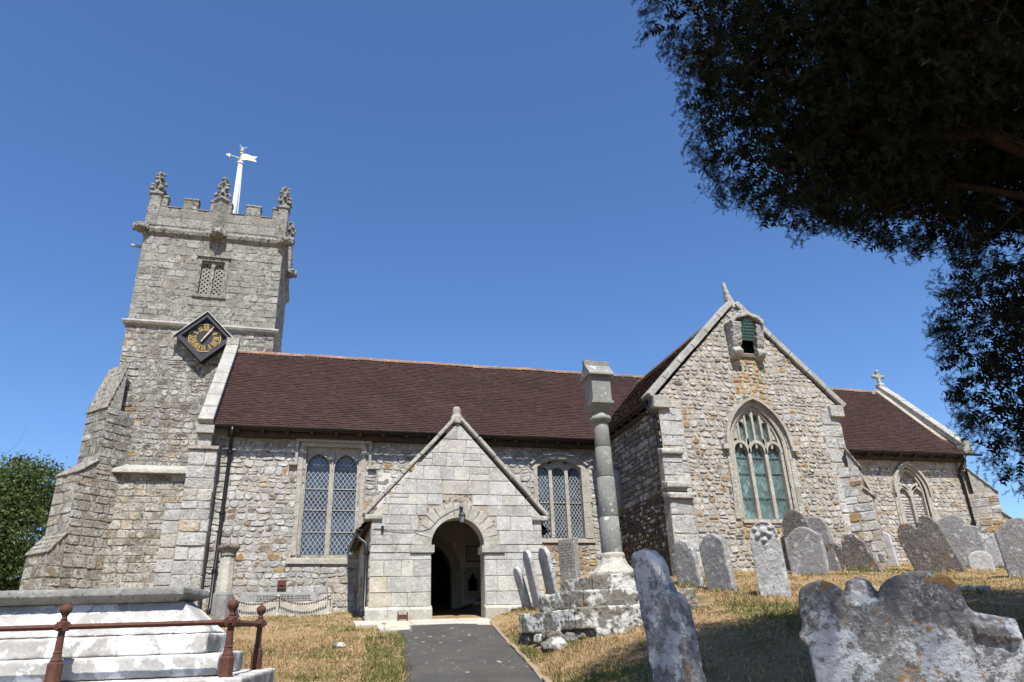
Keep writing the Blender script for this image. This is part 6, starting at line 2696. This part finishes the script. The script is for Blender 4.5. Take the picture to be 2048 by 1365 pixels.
def ell_points(lobes, n, shell=(0.72, 1.0), r_=rng):
    """random points in the outer shells of ellipsoid lobes, kept out of the other lobes' cores"""
    vol = np.array([l[3] * l[4] + l[4] * l[5] + l[3] * l[5] for l in lobes])
    idx = r_.choice(len(lobes), n, p=vol / vol.sum())
    L = np.array(lobes)[idx]
    d = r_.normal(size=(n, 3))
    d /= np.linalg.norm(d, axis=1)[:, None]
    k = r_.uniform(shell[0], shell[1], n)
    # lumpy outline
    lump = np.array([0.10 * mnoise.noise(Vector((a * 2.2 + i, b * 2.2, c * 2.2))) for (a, b, c), i in zip(d, idx * 3.1)])
    P = L[:, :3] + d * L[:, 3:6] * (k + lump)[:, None]
    return P, d


def sprays(P, D, nn, length, nl, nw, colf, r_=rng, droop=0.2):
    """yew sprays: a short twig with paired needles"""
    n = len(P)
    ax = D * 0.6 + r_.normal(size=(n, 3)) * 0.6
    ax[:, 2] -= droop
    ax /= np.linalg.norm(ax, axis=1)[:, None]
    ref = r_.normal(size=(n, 3))
    sd_ = np.cross(ax, ref)
    sd_ /= np.linalg.norm(sd_, axis=1)[:, None]
    up = np.cross(sd_, ax)
    Vs, Ts = [], []
    base = 0
    for i in range(nn):
        t = (i // 2 + 0.5) / (nn / 2)
        s = 1 if i % 2 else -1
        c = P + ax * (length * (t - .3))[:, None] if hasattr(length, '__len__') else P + ax * (length * (t - .3))
        tilt = r_.uniform(-.6, .6, n)[:, None]
        d = sd_ * s * np.cos(tilt) + up * np.sin(tilt) + ax * 0.55
        d /= np.linalg.norm(d, axis=1)[:, None]
        w = ax * nw
        ln = nl * r_.uniform(.7, 1.2, n)[:, None]
        a, b, e = c - w, c + w, c + d * ln
        Vs.append(np.stack([a, b, e], 1))
    V = np.concatenate(Vs, 0).reshape(-1, 3)
    T = np.arange(len(V)).reshape(-1, 3)
    col = colf(n)
    C = np.repeat(np.tile(col, (nn, 1)), 3, axis=0)
    return V, T, C


def limb(mb, p, d, L, r0, depth, rd, kids=3, bend=0.25, out=None, droop=0.0):
    pts, rad = [Vector(p)], [r0]
    n = 6
    d = Vector(d).normalized()
    for i in range(n):
        d = (d + Vector((rd.gauss(0, bend), rd.gauss(0, bend), rd.gauss(0, bend) - droop)) * .5).normalized()
        pts.append(pts[-1] + d * L / n)
        rad.append(r0 * (1 - .8 * (i + 1) / n))
    mb.tube(pts, rad, 7 if r0 > .03 else 5, cap=False)
    if depth > 0:
        for k in range(kids):
            i = rd.randint(2, n)
            dd = (d + Vector((rd.gauss(0, .7), rd.gauss(0, .7), rd.gauss(0, .5)))).normalized()
            limb(mb, pts[i], dd, L * rd.uniform(.45, .7), max(rad[i] * .7, .006), depth - 1, rd, kids, bend, out, droop)


# big yew leaning in from the right
YL = [(4.45, 3.4, 6.0, 2.28, 2.05, 2.35), (4.5, 4.3, 4.7, 1.55, 1.5, 1.25), (5.7, 4.5, 4.55, 1.6, 1.4, 1.1), (6.6, 4.3, 5.2, 2.0, 1.7, 1.5),
      (6.7, 4.4, 2.35, 1.35, 1.3, 1.75), (7.2, 4.0, 1.3, 1.3, 1.3, 1.2), (4.6, 0.6, 7.6, 2.4, 3.0, 2.2), (7.6, 1.0, 7.8, 3.4, 3.6, 2.8), (8.2, 3.8, 6.4, 2.6, 2.2, 2.2), (8.6, 4.0, 3.2, 1.8, 1.6, 2.4), (2.3, 0.3, 6.3, 1.7, 2.0, 1.2)]  # out-of-view lobes overhead were added to shade the crown and near headstone
yew = empty('yew_tree', (8.6, 2.2, gz(8.6, 2.2)))
tag(yew, 'big dark yew tree overhanging from the upper right corner', 'tree')
m = MB()
rd = random.Random(31)
tz = gz(8.6, 2.2)
m.tube([(8.6, 2.2, tz - .2), (8.5, 2.25, tz + 1.2), (8.3, 2.3, 1.6), (8.1, 2.4, 3.4), (7.8, 2.4, 5.5)], [.62, .5, .42, .32, .15], 14)
m.build('trunk', M['yewbark'], yew, smooth=True)
m = MB()
for (p0, p1, r0) in (((8.3, 2.35, 2.6), (4.3, 4.2, 4.3), .15), ((8.2, 2.3, 3.2), (3.9, 3.6, 5.0), .13), ((8.1, 2.4, 3.8), (5.2, 5.0, 4.3), .11), ((8.0, 2.4, 4.4), (3.6, 3.4, 6.4), .12), ((8.2, 2.4, 2.2), (6.2, 4.8, 2.8), .09), ((8.0, 2.4, 4.6), (6.4, 5.0, 5.2), .10), ((8.2, 2.3, 3.0), (4.7, 4.6, 3.9), .07), ((8.0, 2.4, 5.0), (5.0, 1.0, 7.5), .12)):
    p0, p1 = Vector(p0), Vector(p1)
    n = 9
    pts, rad = [], []
    off = Vector((0, 0, 0))
    for i in range(n + 1):
        t = i / n
        pts.append(p0.lerp(p1, t) + Vector((rd.gauss(0, .05), rd.gauss(0, .05), rd.gauss(0, .06) - .35 * math.sin(math.pi * t) * .5)))
        rad.append(r0 * (1 - .75 * t))
    m.tube(pts, rad, 8, cap=False)
    for k in range(3, n + 1):
        d = (p1 - p0).normalized() + Vector((rd.gauss(0, .6), rd.gauss(0, .6), rd.gauss(0, .4)))
        limb(m, pts[k], d + Vector((0, 0, .35)) if p1.z < 4.5 else d, rd.uniform(.6, 1.5) if p1.z > 4.5 else rd.uniform(.25, .55), rad[k] * .55, 2, rd, 3, .35)
for (p0, d0, L) in (((5.0, 4.4, 3.62), (-.7, .2, -.3), .4), ((5.3, 4.4, 3.75), (-.6, .2, -.35), .45), ((5.6, 4.4, 3.55), (-.9, .2, -.1), .45)):
    limb(m, p0, d0, L, .016, 2, rd, 3, .4)
m.build('branches', M['yewbark'], yew, smooth=True)
Pc, Dc = ell_points([YL[i] for i in (0, 1, 2, 3, 4, 5, 8, 9)], 11500, (0.82, 0.98))
Pd, Dd = ell_points([YL[i] for i in (6, 7, 10)], 2200, (0.84, 1.0))
Pc, Dc = np.concatenate([Pc, Pd]), np.concatenate([Dc, Dd])
P = np.repeat(Pc, 9, axis=0) + rng.normal(size=(len(Pc) * 9, 3)) * 0.046
D = np.repeat(Dc, 9, axis=0) + rng.normal(size=(len(Pc) * 9, 3)) * 0.6
D /= np.linalg.norm(D, axis=1)[:, None]


def yewcol(n):
    k = rng.uniform(.6, 1.3, n)[:, None]
    c = np.array([[0.014, 0.021, 0.009]]) * k
    y = rng.random(n) < .08
    c[y] *= 1.7
    return c


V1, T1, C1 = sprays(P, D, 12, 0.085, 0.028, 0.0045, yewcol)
# broader inner sprays added to block light, inner shade tinted into them
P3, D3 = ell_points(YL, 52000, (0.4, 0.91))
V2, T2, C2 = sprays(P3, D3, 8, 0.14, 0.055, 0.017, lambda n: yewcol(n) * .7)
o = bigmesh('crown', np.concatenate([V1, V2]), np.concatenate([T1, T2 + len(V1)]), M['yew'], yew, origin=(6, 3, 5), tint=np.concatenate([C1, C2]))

# tree behind the tower on the left


def broad_tree(name, base, H, lobes, nleaf, size, cols, label, trunk_r=.35, seed=1, mat='leaf', shell=(.55, 1.05)):
    r_ = np.random.default_rng(seed)
    rd_ = random.Random(seed)
    t = empty(name, base)
    tag(t, label, 'tree')
    b = Vector(base)
    m = MB()
    m.tube([b - Vector((0, 0, .3)), b + Vector((.1, 0, H * .25)), b + Vector((0, .1, H * .5)), b + Vector((.1, .1, H * .8))], [trunk_r, trunk_r * .8, trunk_r * .55, trunk_r * .15], 10)
    for l in lobes:
        p = b + Vector((0, 0, H * rd_.uniform(.25, .5)))
        q = Vector(l[:3])
        limb(m, p, q - p, (q - p).length * 1.1, trunk_r * .4, 2, rd_, 3, .2)
    m.build('trunk', M['bark'], t, smooth=True)
    P, D = ell_points(lobes, nleaf, shell, r_)
    # clumps
    cl = P[r_.integers(0, len(P), len(P) // 14)]
    P = np.where((r_.random(len(P)) < .75)[:, None], cl[r_.integers(0, len(cl), len(P))] + r_.normal(size=P.shape) * size * 2.2, P)
    n = len(P)
    a = r_.normal(size=(n, 3)) + np.array([0, 0, -.3])
    a /= np.linalg.norm(a, axis=1)[:, None]
    u = np.cross(a, r_.normal(size=(n, 3)))
    u /= np.linalg.norm(u, axis=1)[:, None]
    s = size * r_.uniform(.6, 1.3, n)[:, None]
    V = np.stack([P - a * s, P + u * s * .5, P + a * s, P - u * s * .5], 1).reshape(-1, 3)
    T = np.arange(n * 4).reshape(-1, 4)
    c = np.array(cols)[r_.integers(0, len(cols), n)] * r_.uniform(.65, 1.25, n)[:, None]
    bigmesh('crown', V, T, M[mat], t, origin=tuple(b + Vector((0, 0, H * .6))), tint=np.repeat(c, 4, axis=0), nside=4)
    return t


gzt = gz(-16.5, 45)
L1 = [(-17.2, 45, 8.6, 3.2, 3, 2.3), (-15.0, 45, 9.2, 1.9, 2.5, 1.7), (-15.2, 44, 7.0, 2.2, 2.4, 2.0), (-16.8, 44, 5.2, 3.2, 2.6, 2.2), (-14.6, 44.5, 4.6, 1.6, 2, 1.3), (-19.5, 45, 7, 3, 3, 3), (-15.8, 43.5, 2.6, 2.4, 2, 1.6)]
broad_tree('ash_tree', (-17, 45, gzt), 10, L1, 60000, .10, [(0.095, 0.135, 0.035), (0.125, 0.16, 0.045), (0.07, 0.11, 0.03)], 'leafy green tree rising behind the tower buttress on the left', seed=3)
L2 = [(35.6, 29, 4.2, 1.6, 1.6, .9), (36.4, 29, 3.2, 2.0, 1.6, 1.2), (37.5, 29, 5.0, 1.5, 1.5, 1.0)]
broad_tree('garden_tree', (37, 29.5, gz(37, 29.5)), 5.2, L2, 3600, .14, [(0.05, 0.075, 0.035), (0.07, 0.08, 0.03)], 'small half bare tree beyond the chancel under the yew', trunk_r=.12, seed=5, shell=(.3, 1.0))

# ------------------------------------------------------------------ grass and flowers


def on_thing(x, y):
    if path_left(y) + .07 < x < path_right(y) + .05 and y < 15.3:
        return True
    if (x - cxr) ** 2 + (y - cyr) ** 2 < 1.64 ** 2:
        return True
    if y > 15.9 and 1.1 < x < 5.2:
        return True
    if y > 15.25 and 7.8 < x < 13.4 or y > 19.3:
        return True
    if 14.7 < y < 16 and 0.9 < x < 3.95:
        return True
    l, w = (Vector((x, y, 0)) - T0).dot(LA), (Vector((x, y, 0)) - T0).dot(LB)
    return -3.6 < l < .17 and -.15 < w < 1.6


def scatter(n, xr, yr, r_):
    out = []
    while len(out) < n:
        x, y = r_.uniform(*xr), r_.uniform(*yr)
        if not on_thing(x, y):
            out.append((x, y))
    return out


def green(x, y):
    """0 parched .. 1 green"""
    g = mnoise.noise(Vector((x * .55, y * .55, 7))) + .5 * mnoise.noise(Vector((x * 1.9, y * 1.9, 2)))
    e = 0.0
    if abs(x - path_left(y)) < .6:
        e = .55
    if 0 < x - path_right(y) < .8:
        e = .3
    return g * 1.2 + e + .14


rg = random.Random(77)
spots = []
for (n, xr, yr) in ((26000, (-1.2, 4), (8.2, 14)), (34000, (2.5, 8.5), (5.5, 12.5)), (26000, (6, 16), (8, 16)), (6000, (-2.5, 1.5), (13, 19)), (5000, (3.6, 8), (12.5, 17))):
    spots += scatter(n, xr, yr, rg)
TUFTS = [(4.3, 15.1), (4.4, 14.6), (4.65, 14.3), (7.1, 13.2), (7.2, 12.15), (7.05, 10.45), (10.0, 13.4), (11.5, 13.8), (12.7, 12.7), (14.6, 14), (12.7, 10.7), (9.2, 8.9), (1.0, 9.9), (1.2, 10.8), (1.1, 12.2), (1.3, 13.3), (3.15, 11.0), (3.4, 12.2), (3.5, 13.2), (.7, 14.6), (-.4, 9.2), (3.9, 10.4), (4.6, 10.2), (6.1, 11.0)]
for (x, y) in TUFTS:
    for _ in range(90):
        q = (rg.gauss(x, .16), rg.gauss(y, .13))
        if not on_thing(*q):
            spots.append((*q, 1))
GV, GC = [], []
for sp_ in spots:
    x, y = sp_[:2]
    z = gz(x, y)
    g = green(x, y)
    dist = math.hypot(x, y)
    tall = rg.random() < (.06 if len(sp_) == 2 else .7)
    g += .25 if len(sp_) == 3 else 0
    h = rg.uniform(.008, .034) * (1 + .8 * max(0, g)) * (3.0 if tall else 1)
    w = .0035 + .0004 * dist
    a = rg.uniform(0, 6.283)
    lean = rg.uniform(.4, 2.2) * h if not tall else rg.uniform(.2, .8) * h
    dx, dy = math.cos(a), math.sin(a)
    b = rg.uniform(0, 6.283)
    px, py = math.cos(b) * w, math.sin(b) * w
    GV += [(x - px, y - py, z - .004), (x + px, y + py, z - .004), (x + dx * lean, y + dy * lean, z + h)]
    r1 = rg.random()
    if r1 < .12 + .75 * max(0, min(1, (g - .12) * 1.6)):
        k = rg.uniform(.7, 1.3)
        c = (.15 * k, .175 * k, .05 * k)
    else:
        k = rg.uniform(.65, 1.25)
        c = (.56 * k, .385 * k, .20 * k) if rg.random() < .68 else (.36 * k, .235 * k, .12 * k)
    GC += [c, c, c]
o = bigmesh('grass', GV, np.arange(len(GV)).reshape(-1, 3), M['grass'], tint=np.array(GC))
tag(o, 'parched straw-coloured turf with greener tufts', 'grass', kind='stuff')
FV, FT, FC = [], [], []


def flower(x, y, c, h, s):
    z = gz(x, y)
    n0 = len(FV)
    for k in range(5):
        a0, a1 = k * 1.2566, (k + .8) * 1.2566
        FV.extend([(x, y, z + h), (x + s * math.cos(a0), y + s * math.sin(a0), z + h + s * .35), (x + s * math.cos(a1), y + s * math.sin(a1), z + h + s * .35)])
        FC.extend([c] * 3)
    FV.extend([(x - .003, y, z), (x + .003, y, z), (x, y, z + h)])
    FC.extend([(.08, .1, .03)] * 3)


for (cx_, cy_, n, sp) in ((11.7, 13.7, 70, .5), (12.4, 12.2, 22, .4), (12.9, 14.6, 20, .6), (7.4, 12.9, 16, .3), (7.0, 11.5, 14, .5), (4.1, 14.6, 16, .4), (4.0, 13.4, 14, .5), (1.1, 11.5, 14, .4), (1.3, 13.4, 10, .4), (0.2, 10.5, 8, .8), (4.2, 10.2, 10, .7), (3.1, 11.3, 8, .3), (6, 10, 10, 1.0), (9.5, 11, 12, 1.5)):
    for _ in range(n):
        x, y = rg.gauss(cx_, sp), rg.gauss(cy_, sp)
        if not on_thing(x, y):
            flower(x, y, (.72, .52, .02), rg.uniform(.05, .16), rg.uniform(.014, .022))
for _ in range(70):
    x, y = rg.gauss(11, 1.8), rg.gauss(11.6, 1.2)
    if not on_thing(x, y):
        flower(x, y, (.7, .7, .64), rg.uniform(.04, .12), rg.uniform(.012, .02))
o = bigmesh('wildflowers', FV, np.arange(len(FV)).reshape(-1, 3), M['petal'], tint=np.array(FC))
tag(o, 'small yellow and white wildflowers dotted through the grass', 'flowers', kind='stuff')
